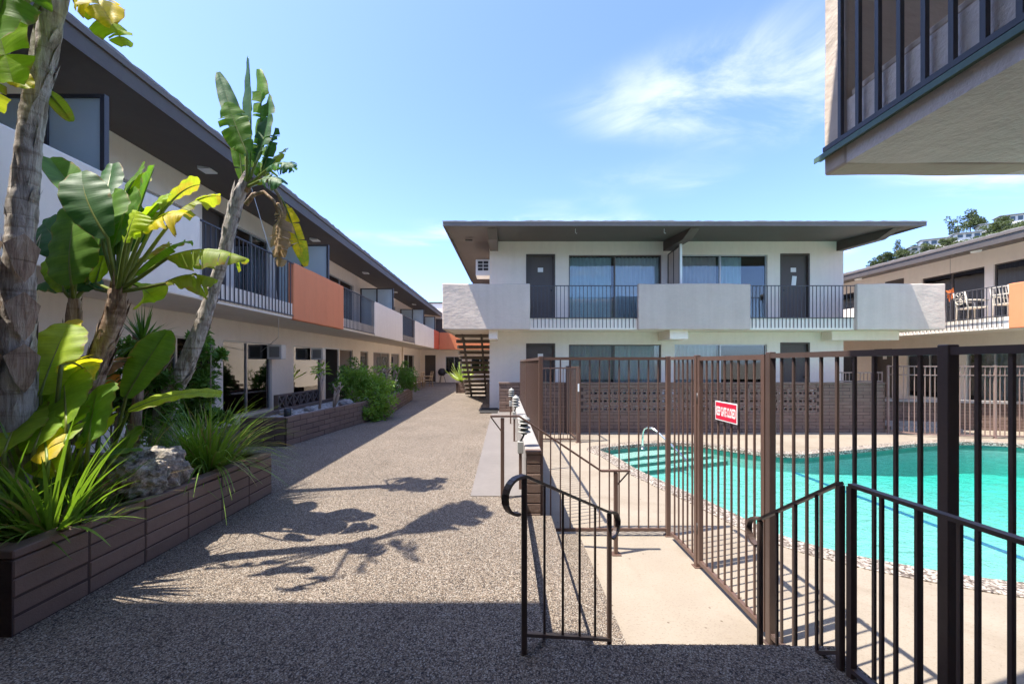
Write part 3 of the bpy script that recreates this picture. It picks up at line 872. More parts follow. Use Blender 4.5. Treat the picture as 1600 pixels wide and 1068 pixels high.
# ---------------------------------------------------------------- middle apartment block
MY, MB_Y = 13.2, 12.2
mid = thing('apartment_block', 'white two storey apartment block facing the pool with flat overhanging roof', 'building', (5.2, 13.2, 0))
fm = Face('y', MY, 1)
mo = [(.70, 1.64, .02, 2.09), (2.08, 5.06, .1, 2.05), (5.49, 8.47, .1, 2.06), (8.89, 9.84, .02, 2.12),
      (.70, 1.64, 2.80, 4.96), (2.08, 5.07, 2.84, 4.94), (5.49, 8.48, 2.84, 4.95), (8.89, 9.84, 2.80, 4.98)]
wall(fm, mid, M['stucco'], -.475, 10.93, -.1, 5.40, mo)
fs_ = Face('x', -.475, 1)
wall(fs_, mid, M['stucco'], MY+.163, 28, -.1, 5.45, name='side_wall')
wall(Face('x', 10.93, -1), mid, M['stucco'], MY+.163, 28, -.1, 5.45, name='side_wall')
mb = MB(); mb.box(-.2, 10.7, MY+1.6, 28, -.05, 5.3); mb.build('interior', M['interior'], mid)
mb = MB(); mb.box(-.2, 10.7, MY+.17, MY+1.59, 2.5, 2.78); mb.build('floor_slab', M['interior'], mid)
door(fm, mid, *mo[0]); door(fm, mid, *mo[3])
door(fm, mid, *mo[4]); d2 = door(fm, mid, *mo[7], knob=-1, label='dark door with a white notice taped to it')
mb = MB(); mb.box(9.31, 9.45, MY+.060, MY+.073, 3.95, 4.27)
nt_ = mb.build('paper_notice', M['sign_white'], d2, Matrix.Translation((9.38, 0, 4.1)) @ Matrix.Rotation(R(6), 4, 'Y') @ Matrix.Translation((-9.38, 0, -4.1)))
window(fm, mid, *mo[1], (3.55,), frame='trim_light', glass='glass', curtain=[(2.1, 3.5, 'blind_dark', .012), (3.6, 5.04, 'blind_grey', .012)])
window(fm, mid, *mo[2], (6.98,), frame='alu', glass='glass', curtain=[(5.52, 6.95, 'blind_grey', .03)])
window(fm, mid, *mo[5], (3.57,), frame='trim_light', glass='glass', curtain=[(2.1, 2.86, 'curtain_teal', .03), (2.86, 3.5, 'curtain_teal', .02), (3.6, 5.04, 'curtain_pale', .05)])
window(fm, mid, *mo[6], (6.98,), frame='alu', glass='glass', curtain=[(5.52, 6.95, 'blind_grey', .03), (7.0, 7.75, 'curtain_teal', .03)])
# slab, stub beams, panels, railings
mb = MB(); mb.box(-1.78, 12.95, MB_Y, MY-.003, Zs0, Zs1); mb.build('balcony_slab', M['stucco'], mid)
mb = MB(); mb.box(-1.78, -.48, MY-.002, 17.8, Zs0+.003, Zs1-.003); mb.build('balcony_slab', M['stucco'], mid)
mb = MB(); mb.box(10.94, 12.95, MY-.002, 20, Zs0+.003, Zs1-.003); mb.build('balcony_slab', M['stucco'], mid)
for (a, b) in ((-.47, -.2), (4.95, 5.5)):
    mb = MB(); mb.cbox(a, b, MB_Y+.05, MY-.004, 2.17, 2.449, .01); mb.build('stub_beam', M['stucco'], mid, fix=True)
mb = MB(); mb.cbox(10.2, 12.3, 12.75, MY-.004, 2.17, 2.449, .01); mb.build('stub_beam', M['stucco'], mid, fix=True)
panel(mid, 'balcony_panel', M['stucco_panel'], -1.83, .76, 12.06, 12.205, Zs0-.012, 3.79, .03, 'left rough stucco balcony front', .02)
panel(mid, 'balcony_panel', M['stucco_mauve'], 3.95, 7.26, 12.06, 12.205, Zs0-.012, 3.80, .03, 'middle mauve grey stucco balcony front', .02)
panel(mid, 'balcony_panel', M['stucco_panel'], 10.4, 13.0, 12.06, 12.205, Zs0-.012, 3.79, .03, 'right stucco balcony front', .02)
panel(mid, 'balcony_panel', M['stucco_panel'], -1.83, -1.69, 12.21, 17.8, Zs0-.012, 3.79, .03, None, .02)
fmb = Face('y', MB_Y, 1)
railing(fmb, mid, .76, 3.95, 2.50, 3.76, .112, -.025, low=2.80)
railing(fmb, mid, 7.26, 10.4, 2.50, 3.76, .112, -.025, low=2.80)
# divider between the two flats
mb = MB(); mb.box(5.26, 5.30, MY-.06, MY-.003, Zs1, 4.92); mb.box(5.26, 5.30, 12.72, 12.76, Zs1, 4.97); mb.box(5.258, 5.302, 12.30, 12.35, Zs1, 5.0)
mb.beam((5.28, MY-.01, 4.93), (5.28, 12.3, 5.0), .044, .04)
dv = mb.build('privacy_screen', M['trim'], mid)
for a, b in ((12.35, 12.72), (12.76, 13.14)):
    mb = MB(); mb.box(5.27, 5.29, a, b, Zs1+.02, 4.93); mb.build('pane', M['stucco_panel'], dv)
mb = MB(); mb.box(5.25, 5.31, 12.225, 12.298, Zs1, 5.02); mb.build('end_post', M['white_paint'], dv)
# roof
RX0, RX1, RY = -1.65, 11.34, 11.0
mb = MB()
prof = [(RY+.03, 5.15), (MY, 5.37), (20.5, 5.52), (29, 5.3), (29, 5.5), (20.5, 5.85), (RY+.03, 5.24)]
k = len(prof)
mb.add([(RX0+.03, y, z) for y, z in prof] + [(RX1-.03, y, z) for y, z in prof], [tuple(range(k)), tuple(range(k, 2*k))] + [(i, (i+1) % k, k+(i+1) % k, k+i) for i in range(k)])
mr = mb.build('roof', M['trim'], mid, fix=True)
mb = MB(); mb.box(RX0, RX1, RY-.005, RY+.028, 5.135, 5.245)
mb.add([(RX0, RY+.03, 5.14), (RX0, 20.5, 5.5), (RX0, 20.5, 5.87), (RX0, RY+.03, 5.245), (RX0+.028, RY+.03, 5.14), (RX0+.028, 20.5, 5.5), (RX0+.028, 20.5, 5.87), (RX0+.028, RY+.03, 5.245)],
       [(0,1,2,3), (4,5,6,7), (0,1,5,4), (3,2,6,7), (0,3,7,4), (1,2,6,5)])
mb.add([(RX1, RY+.03, 5.14), (RX1, 20.5, 5.5), (RX1, 20.5, 5.87), (RX1, RY+.03, 5.245), (RX1-.028, RY+.03, 5.14), (RX1-.028, 20.5, 5.5), (RX1-.028, 20.5, 5.87), (RX1-.028, RY+.03, 5.245)],
       [(0,1,2,3), (4,5,6,7), (0,1,5,4), (3,2,6,7), (0,3,7,4), (1,2,6,5)])
mb.build('fascia', M['trim_light'], mr, fix=True)
rnd = random.Random(5)
mb = MB(); vs = []; fs = []; k = 110
for i in range(k+1):
    x = RX0-.01 + (RX1-RX0+.02)*i/k; h = 5.262 + rnd.uniform(-.006, .012) + (.012 if 3.2 < x < 4.5 or 0.6 < x < 1.5 else 0)
    vs += [(x, RY+.5, h+.02), (x, RY-.02, h), (x, RY-.02, 5.236)]
    if i: a = 3*(i-1); b = 3*i; fs += [(a, b, b+1, a+1), (a+1, b+1, b+2, a+2)]
mb.add(vs, fs); mb.build('roof_edge', M['roof_gravel'], mr)
for (a, b) in ((-.46, -.2), (5.12, 5.38), (10.70, 10.92)):
    mb = MB()
    pr = [(MY-.004, 5.06), (11.75, 4.99), (11.25, 5.165), (MY-.004, 5.36)]
    mb.add([(a, y, z) for y, z in pr] + [(b, y, z) for y, z in pr], [(0,1,2,3), (4,5,6,7), (0,1,5,4), (1,2,6,5), (2,3,7,6), (3,0,4,7)])
    mb.build('roof_beam', M['trim'], mid, fix=True)
for x in (1.98, 4.45):
    mb = MB(); mb.tube([(x, 11.4, 5.2), (x, 11.4, 5.08), (x+.02, 11.38, 5.05), (x+.04, 11.4, 5.07)], .009, 6); mb.build('hook', M['white_paint'], mr)
air_con(fs_, mid, 13.7, 14.3, 4.38, 4.92, .48, True)
mb = MB(); mb.box(-1.2, -.98, 12.6, 12.72, 5.215, 5.25); mb.build('soffit_vent', M['black_metal'], mr)

# open staircase up to the side gallery
stair = thing('staircase', 'open brown staircase with plank treads beside the middle block', 'staircase', (-1.1, 16, 0))
for x in (-1.45, -.8):
    mb = MB(); mb.beam((x, 18.2, -.02), (x, 13.9, 2.68), .06, .2); mb.build('stringer', M['trim'], stair)
tb = MB(); tb.cbox(-.6, .6, -.15, .15, -.085, .025, .006); tm = tb.mesh('tread', M['wood_tread'])
for i in range(14):
    link('tread', tm, stair, Matrix.Translation((-1.11, 18.2-.307*(i+.55), .19*(i+1)-.02)))

# ---------------------------------------------------------------- right wing
RWALL, RBAL = 16.0, 14.4
right = thing('apartment_wing', 'sunlit white apartment wing on the right beyond the pool', 'building', (RWALL, 16, 0))
fr_ = Face('x', RWALL, 1)
ro = [(13.65, 15.7, 2.84, 4.68), (11.0, 13.4, 2.84, 4.68), (16.4, 17.2, 2.82, 4.85), (18.4, 21.0, 2.84, 4.7), (7.6, 10.2, 2.84, 4.68)]
rg = [(16.9, 17.7, .02, 2.05), (14.6, 16.3, .15, 2.0), (12.6, 14.2, .15, 2.0), (10.4, 12.2, .15, 2.0), (18.6, 20.6, .15, 2.0)]
wall(fr_, right, M['stucco'], 4, 31, -.6, Zs0+.01, rg); wall(fr_, right, M['stucco'], 4, 31, Zs0+.01, 5.3, ro, name='upper_wall')
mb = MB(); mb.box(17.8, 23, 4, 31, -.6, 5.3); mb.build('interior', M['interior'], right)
def blinds(fc, parent, u0, u1, z0, z1, pitch=.125, w=.2, mat='white_paint'):
    mb = MB(); k = int((u1-u0)/pitch)
    for i in range(k):
        u = u0 + pitch*(i+.5); a = fc.pt(u-.02, w-.03, z0); b = fc.pt(u+.02, w+.03, z0)
        mb.add([a, b, (b[0], b[1], z1), (a[0], a[1], z1)], [(0,1,2,3)])
    return mb.build('vertical_blind', M[mat], parent)
for i, (a, b, c, d) in enumerate(ro):
    if b - a < 1: door(fr_, right, a, b, c, d, plate=False); continue
    w_ = window(fr_, right, a, b, c, d, ((a+b)/2,), frame='trim', glass='glass_dark')
    blinds(fr_, w_, a+.06, b-.06, c+.05, d-.05)
for i, (a, b, c, d) in enumerate(rg):
    if b - a < 1: door(fr_, right, a, b, c, d); continue
    window(fr_, right, a, b, c, d, ((a+b)/2,), frame='alu', glass='glass', curtain=[(a+.05, b-.05, 'blind_grey', .02)])
mb = MB(); mb.box(RBAL+.035, RWALL-.003, 4, 30.9, Zs0, Zs1); mb.build('balcony_slab', M['stucco'], right)
panel(right, 'balcony_panel', M['orange'], RBAL, RBAL+PT, 8.9, 11.7, Zs0-.005, 3.72, label='orange balcony front at the photo edge')
panel(right, 'balcony_panel', M['stucco'], RBAL, RBAL+PT, 16.4, 19.3, Zs0-.005, 3.72)
fbr = Face('x', RBAL, 1)
railing(fbr, right, 11.7, 16.4, 2.50, 3.70, .125, -.04, mat='rail_grey', low=2.82)
rr = roof_x(right, RBAL, RWALL, 21, 3.5, 31)
for y in (13.2, 17.6):
    mb = MB(); mb.lathe(15.2, y, [(0, 5.02), (.12, 5.02), (.14, 5.12)], 12); mb.build('soffit_light', M['white_paint'], rr)

# ---------------------------------------------------------------- building behind the camera with the near balcony
near = thing('apartment_wing', 'near wing with a railed balcony overhanging the top right corner', 'building', (4, -2, 0))
nb0 = 1.70
mb = MB(); mb.box(nb0, 3.4, -3, 2.168, Zs0, Zs1-.03); mb.build('balcony_slab', M['stucco_under'], near)
panel(near, 'balcony_panel', M['stucco_panel'], nb0-.004, 3.39, 2.03, 2.172, Zs0-.003, 3.75, .012, None, .01)
mb = MB(); mb.box(nb0-.034, nb0+.001, -3, 2.20, 2.533, 2.547); mb.box(nb0-.038, nb0-.032, -3, 2.20, 2.522, 2.549); mb.build('drip_flashing', M['flashing'], near)
fnb = Face('x', nb0, 1)
railing(fnb, near, -2.95, 2.14, 2.545, 3.75, .102, -.025, .018, 'rail_grey')
mb = MB(); mb.box(3.4, 9, -6.5, 2.0, -.6, 5.15); mb.build('wall', M['stucco'], near)
mb = MB(); mb.box(-7, 3.39, -6.5, -3.2, -.05, 5.15); mb.build('wall', M['stucco'], near)
mb = MB(); mb.box(-7.5, 10, -7, 1.78, 5.16, 5.34); mb.build('roof', M['stucco_under'], near)
# raised ledge of stucco on the balcony floor edge
mb = MB(); mb.cbox(nb0+.006, nb0+.10, -2.9, 2.02, Zs1-.028, Zs1+.012, .01); mb.build('balcony_kerb', M['stucco_panel'], near, fix=True)
# ---------------------------------------------------------------- brickwork
BRICK = {}
def brick_mesh(length, thick, h, mat, v):
    key = (round(length, 3), round(thick, 3), round(h, 3), mat, v)
    if key not in BRICK:
        mb = MB(); rn = random.Random(hash(key) & 0xffff)
        j = .004
        mb.cbox(j, length-j, rn.uniform(0, .004), thick, j, h-j, .006)
        me = mb.mesh('brick', M[mat])
        bm = bmesh.new(); bm.from_mesh(me); bmesh.ops.recalc_face_normals(bm, faces=bm.faces[:]); bm.to_mesh(me); bm.free()
        BRICK[key] = me
    return BRICK[key]
def brick_run(parent, A, B, z0, rows, thick=.1, mat='brick_paint', L=.4, H=.1016, bond=.5, skip=None, start=0.0):
    """courses of single bricks from A to B; the visible face is on the right of the way from A to B"""
    A = Vector(A); B = Vector(B); ln = (B-A).length; ang = math.atan2(B.y-A.y, B.x-A.x)
    rnd = random.Random(int(ln*1000)+rows)
    for r in range(rows):
        u = 0.0; first = True
        while u < ln - .02:
            l = L
            if first and (r % 2) and bond: l = L*bond
            first = False
            l = min(l, ln-u)
            z = z0 + r*H
            if not (skip and skip(u+l/2, r)):
                p = A + (B-A).normalized()*u
                W = Matrix.Translation((p.x, p.y, z)) @ Matrix.Rotation(ang, 4, 'Z')
                W = W @ Matrix.Translation((0, rnd.uniform(-.003, .003), 0)) @ Matrix.Rotation(R(rnd.uniform(-.35, .35)), 4, 'Y')
                link('brick', brick_mesh(l, thick, H, mat, rnd.randrange(3)), parent, W)
            u += l
def core_run(parent, A, B, z0, z1, thick, name='mortar_bed', mat='mortar', inset=.007):
    A = Vector((*A, 0)); B = Vector((*B, 0)); t = (B-A).normalized(); nl = Vector((-t.y, t.x, 0))
    a = A + nl*thick/2; b = B + nl*thick/2
    mb = MB(); mb.beam((a.x, a.y, (z0+z1)/2), (b.x, b.y, (z0+z1)/2), thick-2*inset, z1-z0); return mb.build(name, M[mat], parent)

# near planter
plant1 = thing('brick_planter', 'long brown brick planter in the left foreground holding the tall plants', 'planter', (-4, 3.4, 0))
PX, PY0, PY1 = -2.61, 2.176, 4.60
for A, B in (((-6.2, PY0), (PX-.104, PY0)), ((PX, PY0), (PX, PY1)), ((PX-.104, PY1), (-6.2, PY1))):
    core_run(plant1, A, B, -.02, .40, .1)
    brick_run(plant1, A, B, 0, 4, .1, bond=0, L=.404)
    brick_run(plant1, A, B, .4065, 1, .115, bond=0, L=.808, H=.054)
mb = MB(); mb.box(-6.2, PX-.1, PY0+.1, PY1-.1, -.02, .375)
structure(mb.build('planting_soil', M['soil']))

# far planter, bent along the walkway
plant2 = thing('brick_planter', 'brown brick planter with gravel and shrubs along the left wing, bent in the middle', 'planter', (-4, 11, 0))
P2 = [(-4.62, 7.16), (-3.81, 7.16), (-3.42, 10.3), (-3.2, 11.4), (-3.65, 16.3), (-4.9, 16.3)]
for A, B in zip(P2[:-1], P2[1:]):
    core_run(plant2, A, B, -.02, .49, .1); brick_run(plant2, A, B, 0, 5, .1, bond=.5, L=.4, mat='brick_dark' if A == P2[0] else 'brick_paint')  # near face takes a darker brick copy, its shade put into the colour
core_run(plant2, (-4.9, 16.3), (-4.62, 7.16), -.02, .50, .1, 'rear_wall', 'brick_dark')
mb = MB(); mb.prism([(-4.58, 7.26), (-3.9, 7.26), (-3.52, 10.3), (-3.3, 11.4), (-3.75, 16.2), (-4.86, 16.2)], 0, .43)
o_ = mb.build('gravel_bed', M['gravel_white'], fix=True); tag(o_, 'white gravel filling the far planter', 'gravel', kind='stuff')
# breeze block screen on the planter's back edge
brz = thing('breeze_block_screen', 'row of dark pierced breeze blocks behind the far planter', 'screen', (-4.98, 10, 0))
bm_ = MB()
L_, H_ = .33, .33
bm_.box(-.05, .05, 0, L_, 0, .035); bm_.box(-.05, .05, 0, L_, H_-.035, H_); bm_.box(-.05, .05, 0, .03, .035, H_-.035); bm_.box(-.05, .05, L_-.03, L_, .035, H_-.035)
bm_.beam((0, .03, .035), (0, L_-.03, H_-.035), .03, .095, (1,0,0)); bm_.beam((0, L_-.03, .035), (0, .03, H_-.035), .03, .093, (1,0,0))
bme = bm_.mesh('block', M['brick_dark'])
for i in range(6): link('block', bme, brz, Matrix.Translation((-5.02, 9.0+i*.335, .42)))
mb = MB(); mb.box(-5.08, -4.96, 8.95, 11.05, 0, .418); mb.build('base', M['brick_dark'], brz)

# low wall between walkway and pool
lowall = thing('low_wall', 'low painted wall between the walkway and the pool fence', 'wall', (.32, 8, 0))
mb = MB(); mb.cbox(.24, .40, 4.556, 12.13, -.62, .462, .01); mb.build('wall_body', M['cap'], lowall, fix=True)
mb = MB(); mb.cbox(.232, .408, 4.552, 12.12, .463, .50, .008); mb.build('cap', M['cap'], lowall, fix=True)
core_run(lowall, (.24, 4.45), (.40, 4.45), -.6, .46, .1)
brick_run(lowall, (.24, 4.45), (.40, 4.45), -.6, 10, .1, bond=0, H=.1065)
mb = MB(); mb.cbox(.234, .406, 4.445, 4.551, .466, .503, .006); mb.build('cap', M['brick_paint'], lowall, fix=True)

# brick wall with pierced blocks in front of the middle block
pw = thing('brick_wall', 'brown brick wall with pierced screen blocks beyond the pool', 'wall', (5.5, 12.2, -.6))
core_run(pw, (-.15, 12.15), (2.34, 12.15), -.62, .82, .1); core_run(pw, (9.30, 12.15), (11.3, 12.15), -.62, .82, .1)
core_run(pw, (2.34, 12.15), (9.30, 12.15), -.62, .005, .1); core_run(pw, (2.34, 12.15), (9.30, 12.15), .725, .82, .1)
brick_run(pw, (-.15, 12.15), (11.3, 12.15), -.6, 14, .1, L=.4, skip=lambda u, r: 2.33 < u-.15 < 9.3 and 6 <= r <= 12)
mb = MB(); mb.cbox(-.17, 11.32, 12.13, 12.27, .826, .885, .008); mb.build('cap', M['brick_paint'], pw, fix=True)
sb = MB(); w_, h_, t0, t1 = .288, .234, 0, .09
for (a, b) in ((0, .045), (.11, .15), (.172, h_)): sb.box(0, w_, t0, t1, a, b)
for (a, b) in ((0, .03), (.125, .163), (w_-.03, w_)): sb.box(a, b, t0+.002, t1-.002, .045, .11)
for (a, b) in ((0, .04), (w_-.04, w_)): sb.box(a, b, t0+.002, t1-.002, .15, .172)
sbm = sb.mesh('screen_block', M['brick_paint'])
for r in range(3):
    for i in range(24):
        link('screen_block', sbm, pw, Matrix.Translation((2.345+i*.290, 12.172, .011+r*.237)))

# raised terrace wall and steps at the foot of the right wing
tw = thing('brick_wall', 'brown brick terrace wall with pale cap below the right wing', 'wall', (14.5, 12.8, -.6))
core_run(tw, (11.75, 13.35), (15.9, 12.2), -.62, .22, .1); brick_run(tw, (11.75, 13.35), (15.9, 12.2), -.6, 8, .1)
mb = MB(); mb.beam((11.7, 13.42, .262), (15.95, 12.24, .262), .28, .075); mb.build('cap', M['cap'], tw)
mb = MB(); mb.prism([(11.8, 13.5), (15.95, 12.36), (15.95, 14), (11.45, 14), (11.45, 13.5)], -.6, 0.0)
structure(mb.build('terrace', M['concrete_strip'], fix=True))
for k, (o, z) in enumerate(((.0, -.38), (.34, -.5))):
    mb = MB(); mb.prism([(11.9, 12.95-o), (13.6, 12.48-o), (13.75, 12.8), (12.05, 13.25)], -.62, z); structure(mb.build('terrace_step', M['cap'], fix=True))

# ---------------------------------------------------------------- pool fence
FZ0, FZT = DECK, 1.524
def fence(name, label, pts, zb=DECK, zt=FZT, pitch=.118, mat='fence', post=.05, posts=None, extra=None, cat='fence', bar=.0145, group=None, lowz=.075):
    root = thing(name, label, cat, (*pts[0], zb), group)
    pm = MB(); pm.cbox(-post/2, post/2, -post/2, post/2, 0, zt-zb+.012, .004); pme = pm.mesh('post', M[mat])
    bm2 = MB(); bm2.box(-bar/2, bar/2, -bar/2, bar/2, 0, zt-.03-(zb+lowz)); bme2 = bm2.mesh('picket', M[mat])
    for i, p in enumerate(pts):
        if posts and not posts[i]: continue
        link('post', pme, root, Matrix.Translation((p[0], p[1], zb)))
        mb = MB(); mb.cbox(p[0]-post*.85, p[0]+post*.85, p[1]-post*.85, p[1]+post*.85, zb, zb+.010, .003); mb.build('base_plate', M[mat], root)
    for a, b in zip(pts[:-1], pts[1:]):
        a = Vector(a); b = Vector(b); t = (b-a).normalized(); a2 = a+t*post/2; b2 = b-t*post/2
        mb = MB(); mb.beam((*a2, zt-.016), (*b2, zt-.016), .038, .034); mb.build('top_rail', M[mat], root)
        mb = MB(); mb.beam((*a2, zb+lowz), (*b2, zb+lowz), .034, .034); mb.build('bottom_rail', M[mat], root)
        for z in (extra or ()):
            mb = MB(); mb.beam((*a2, z), (*b2, z), .03, .028); mb.build('middle_rail', M[mat], root)
        k = max(2, round((b-a).length/pitch)); ang = math.atan2(t.y, t.x)
        for i in range(1, k):
            p = a + (b-a)*i/k
            link('picket', bme2, root, Matrix.Translation((p.x, p.y, zb+lowz+.01)) @ Matrix.Rotation(ang, 4, 'Z'))
    return root
BX = 1.95
fence('pool_fence', 'brown picket fence panel crossing at the foot of the steps', [(.435, 4.88), (BX, 4.88)])
fence('pool_fence', 'short brown fence panel between the gate and the corner post', [(BX, 4.80), (BX, 4.14)], posts=[0, 1])
fence('pool_fence', 'tall fence run in a shade-darkened tone right of the gate, nearest the camera', [(BX, 3.0), (BX, 1.80), (BX, .55)], mat='fence_shaded')
fence('pool_fence', 'brown fence running away along the low wall, seen edge on', [(.435, 4.955), (.435, 7.8), (.435, 10.7)], posts=[0, 1, 1])
fence('pool_fence', 'lower brown fence panel far back near the brick wall', [(.51, 10.7), (1.88, 10.7)], zt=1.34, posts=[0, 0], bar=.016)
ff = fence('pool_fence', 'short far fence panel edge on, with a white latch label on its post', [(1.92, 10.62), (1.86, 12.08)], zt=1.36, post=.09)
mb = MB(); mb.box(1.895, 1.945, 10.566, 10.574, .72, .92); mb.build('latch_label', M['sign_white'], ff)
fence('pool_fence', 'curved fence in a sunlit pinkish tone by the right wing beyond the pool', [(11.3, 12.06), (11.62, 11.45), (12.4, 11.27), (13.36, 11.15), (14.3, 11.05), (15.6, 10.9)],
      zt=1.38, mat='fence_sunlit', posts=[1, 0, 0, 1, 0, 1], extra=(1.12,), bar=.017)
fence('low_railing', 'low railing in the sunlit fence tone on top of the far brick wall', [(9.95, 12.2), (11.25, 12.2)], zb=.885, zt=1.19, mat='fence_sunlit', post=.03, pitch=.11, cat='railing', lowz=.03)
# the gate with its own frame
gate = thing('pool_gate', 'brown picket gate carrying the red notice', 'gate', (BX, 3.57, DECK))
mb = MB()
mb.box(BX-.02, BX+.02, 3.045, 3.085, DECK+.06, FZT-.005); mb.box(BX-.02, BX+.02, 4.055, 4.095, DECK+.06, FZT-.005)
mb.box(BX-.018, BX+.018, 3.085, 4.055, FZT-.045, FZT-.006); mb.box(BX-.018, BX+.018, 3.085, 4.055, DECK+.06, DECK+.098)
mb.build('gate_frame', M['fence'], gate)
pk = MB(); pk.box(-.007, .007, -.007, .007, 0, FZT-.045-(DECK+.098)); pkm = pk.mesh('picket', M['fence'])
for i in range(1, 9): link('picket', pkm, gate, Matrix.Translation((BX, 3.085+i*.97/9, DECK+.098)))
mb = MB(); mb.tube([(BX+.045, 3.05, .30), (BX+.05, 3.05, .42), (BX+.055, 3.06, .18)], [.016, .016, .012], 8); mb.lathe(BX+.055, 3.06, [(0,.16), (.022,.17), (.022,.2), (0,.21)], 10)
mb.build('latch', M['black_metal'], gate)
for zz in (-.2, 1.1):
    mb = MB(); mb.box(BX-.012, BX+.012, 4.085, 4.115, zz-.05, zz+.05); mb.tube([(BX-.016, 4.1, zz-.055), (BX-.016, 4.1, zz+.055)], .011, 8); mb.build('hinge', M['black_metal'], gate)
# notice hung on the gate
SX = BX-.022
sign = thing('gate_sign', 'red and white notice reading KEEP GATE CLOSED hung on the gate', 'sign', (SX, 3.56, 1.04))
SY0, SY1, SZ0, SZ1 = 3.385, 3.735, .945, 1.115
mb = MB(); mb.box(SX-.004, SX, SY0, SY1, SZ0, SZ1); mb.build('plate', M['sign_white'], sign)
mb = MB(); mb.box(SX-.0055, SX-.0042, SY0+.01, SY1-.01, SZ0+.010, SZ1-.010); mb.build('red_field', M['sign_red'], sign)
cu = bpy.data.curves.new('lettering', 'FONT'); cu.body = 'KEEP GATE CLOSED'; cu.align_x = 'CENTER'; cu.align_y = 'CENTER'; cu.size = .1; cu.offset = .0035
tmp = bpy.data.objects.new('tmp', cu); C.objects.link(tmp)
bpy.context.view_layer.update()
tme = bpy.data.meshes.new_from_object(tmp.evaluated_get(bpy.context.evaluated_depsgraph_get()))
bpy.data.objects.remove(tmp)
xs = [v.co.x for v in tme.vertices]; ys = [v.co.y for v in tme.vertices]
sx = .316/(max(xs)-min(xs)); sy = .082/(max(ys)-min(ys)); mx_, my_ = (max(xs)+min(xs))/2, (max(ys)+min(ys))/2
for v in tme.vertices: v.co = Vector((SX-.0065, (SY0+SY1)/2 - (v.co.x-mx_)*sx, (SZ0+SZ1)/2 - .002 + (v.co.y-my_)*sy))
tme.materials.clear(); tme.materials.append(M['sign_white'])
link('lettering', tme, sign)

# ---------------------------------------------------------------- handrails
def arc(c, r, a0, a1, ax, n=10):
    """points on an arc in the vertical plane holding direction ax"""
    ax = Vector(ax).normalized()
    return [Vector(c) + ax*r*math.cos(R(a0+(a1-a0)*i/n)) + Vector((0,0,1))*r*math.sin(R(a0+(a1-a0)*i/n)) for i in range(n+1)]
def flat_bar(mb, pts, w=.04, h=.014):
    for a, b in zip(pts[:-1], pts[1:]): mb.beam(a, b, w, h)
hr = thing('handrail', 'brown handrail with angled braces on the far side of the steps', 'handrail', (.5, 4.41, 0))
HY = 4.41
mb = MB(); mb.cbox(-.04, .0, HY-.02, HY+.02, 0, .865, .004); mb.build('post', M['fence'], hr, fix=True)
mb = MB(); mb.cbox(1.18, 1.22, HY-.02, HY+.02, DECK, .28, .004); mb.build('post', M['fence'], hr, fix=True)
mb = MB(); mb.cbox(1.15, 1.25, HY-.05, HY+.05, DECK, DECK+.01, .002); mb.build('base_plate', M['fence'], hr, fix=True)
mb = MB(); flat_bar(mb, [(-.15, HY, .883), (.16, HY, .883), (1.04, HY, .297), (1.35, HY, .297)], .045, .018)
mb.build('rail', M['fence'], hr)
mb = MB(); mb.beam((-.145, HY, .875), (-.03, HY, .72), .012, .012); mb.beam((1.345, HY, .29), (1.21, HY, .14), .012, .012); mb.build('brace', M['fence'], hr)
def step_rail(name, label, a, b, za, zb, nbar, curl, mat='fence_shaded', low=(.097, -.269), gnd=(0, -.4), bar=.012):
    h = thing(name, label, 'handrail', (*a, 0))
    A = Vector((*a, za)); B = Vector((*b, zb)); t2 = (Vector(b)-Vector(a)).normalized(); tx = Vector((t2.x, t2.y, 0))
    mb = MB(); mb.cbox(a[0]-.0145, a[0]+.0145, a[1]-.0145, a[1]+.0145, gnd[0], za-.008, .004); mb.build('post', M[mat], h, fix=True)
    mb = MB(); mb.cbox(b[0]-.0135, b[0]+.0135, b[1]-.0135, b[1]+.0135, gnd[1], zb-.008, .004); mb.build('post', M[mat], h, fix=True)
    mb = MB()
    pts = []
    if curl[0]: pts += arc(A + Vector((0,0,-.09)) - tx*.04, .09, 270, 90, tx, 12)
    pts += [A, B]
    if curl[1]: pts += arc(B + Vector((0,0,-.085)) + tx*.01, .085, 80, -80, tx, 12)
    flat_bar(mb, pts, .036, .014); mb.build('rail', M[mat], h)
    la = Vector((*a, low[0])); lb = Vector((*b, low[1]))
    mb = MB(); mb.beam(la, lb, .03, .016); mb.build('bottom_rail', M[mat], h)
    for i in range(1, nbar+1):
        f = i/(nbar+1); p = la.lerp(lb, f); q = A.lerp(B, f)
        mb = MB(); mb.box(p.x-bar/2, p.x+bar/2, p.y-bar/2, p.y+bar/2, p.z, q.z-.006); mb.build('baluster', M[mat], h)
    return h
step_rail('handrail', 'dark handrail with curled ends at the top of the steps, near the middle', (.10, 2.055), (.656, 2.56), .89, .523, 4, (1, 1))
step_rail('handrail', 'dark sloping handrail on the right side of the steps beside the gate', (1.60, 1.95), (1.53, 2.45), .885, .523, 3, (0, 1), low=(.08, -.28))
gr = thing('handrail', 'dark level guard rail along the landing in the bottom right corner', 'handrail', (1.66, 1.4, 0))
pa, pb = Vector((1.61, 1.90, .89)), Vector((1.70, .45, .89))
mb = MB(); flat_bar(mb, [pa, pb], .036, .016); mb.build('rail', M['fence_shaded'], gr)
mb = MB(); mb.beam((1.61, 1.90, .04), (1.68, .45, .04), .03, .018); mb.build('bottom_rail', M['fence_shaded'], gr)
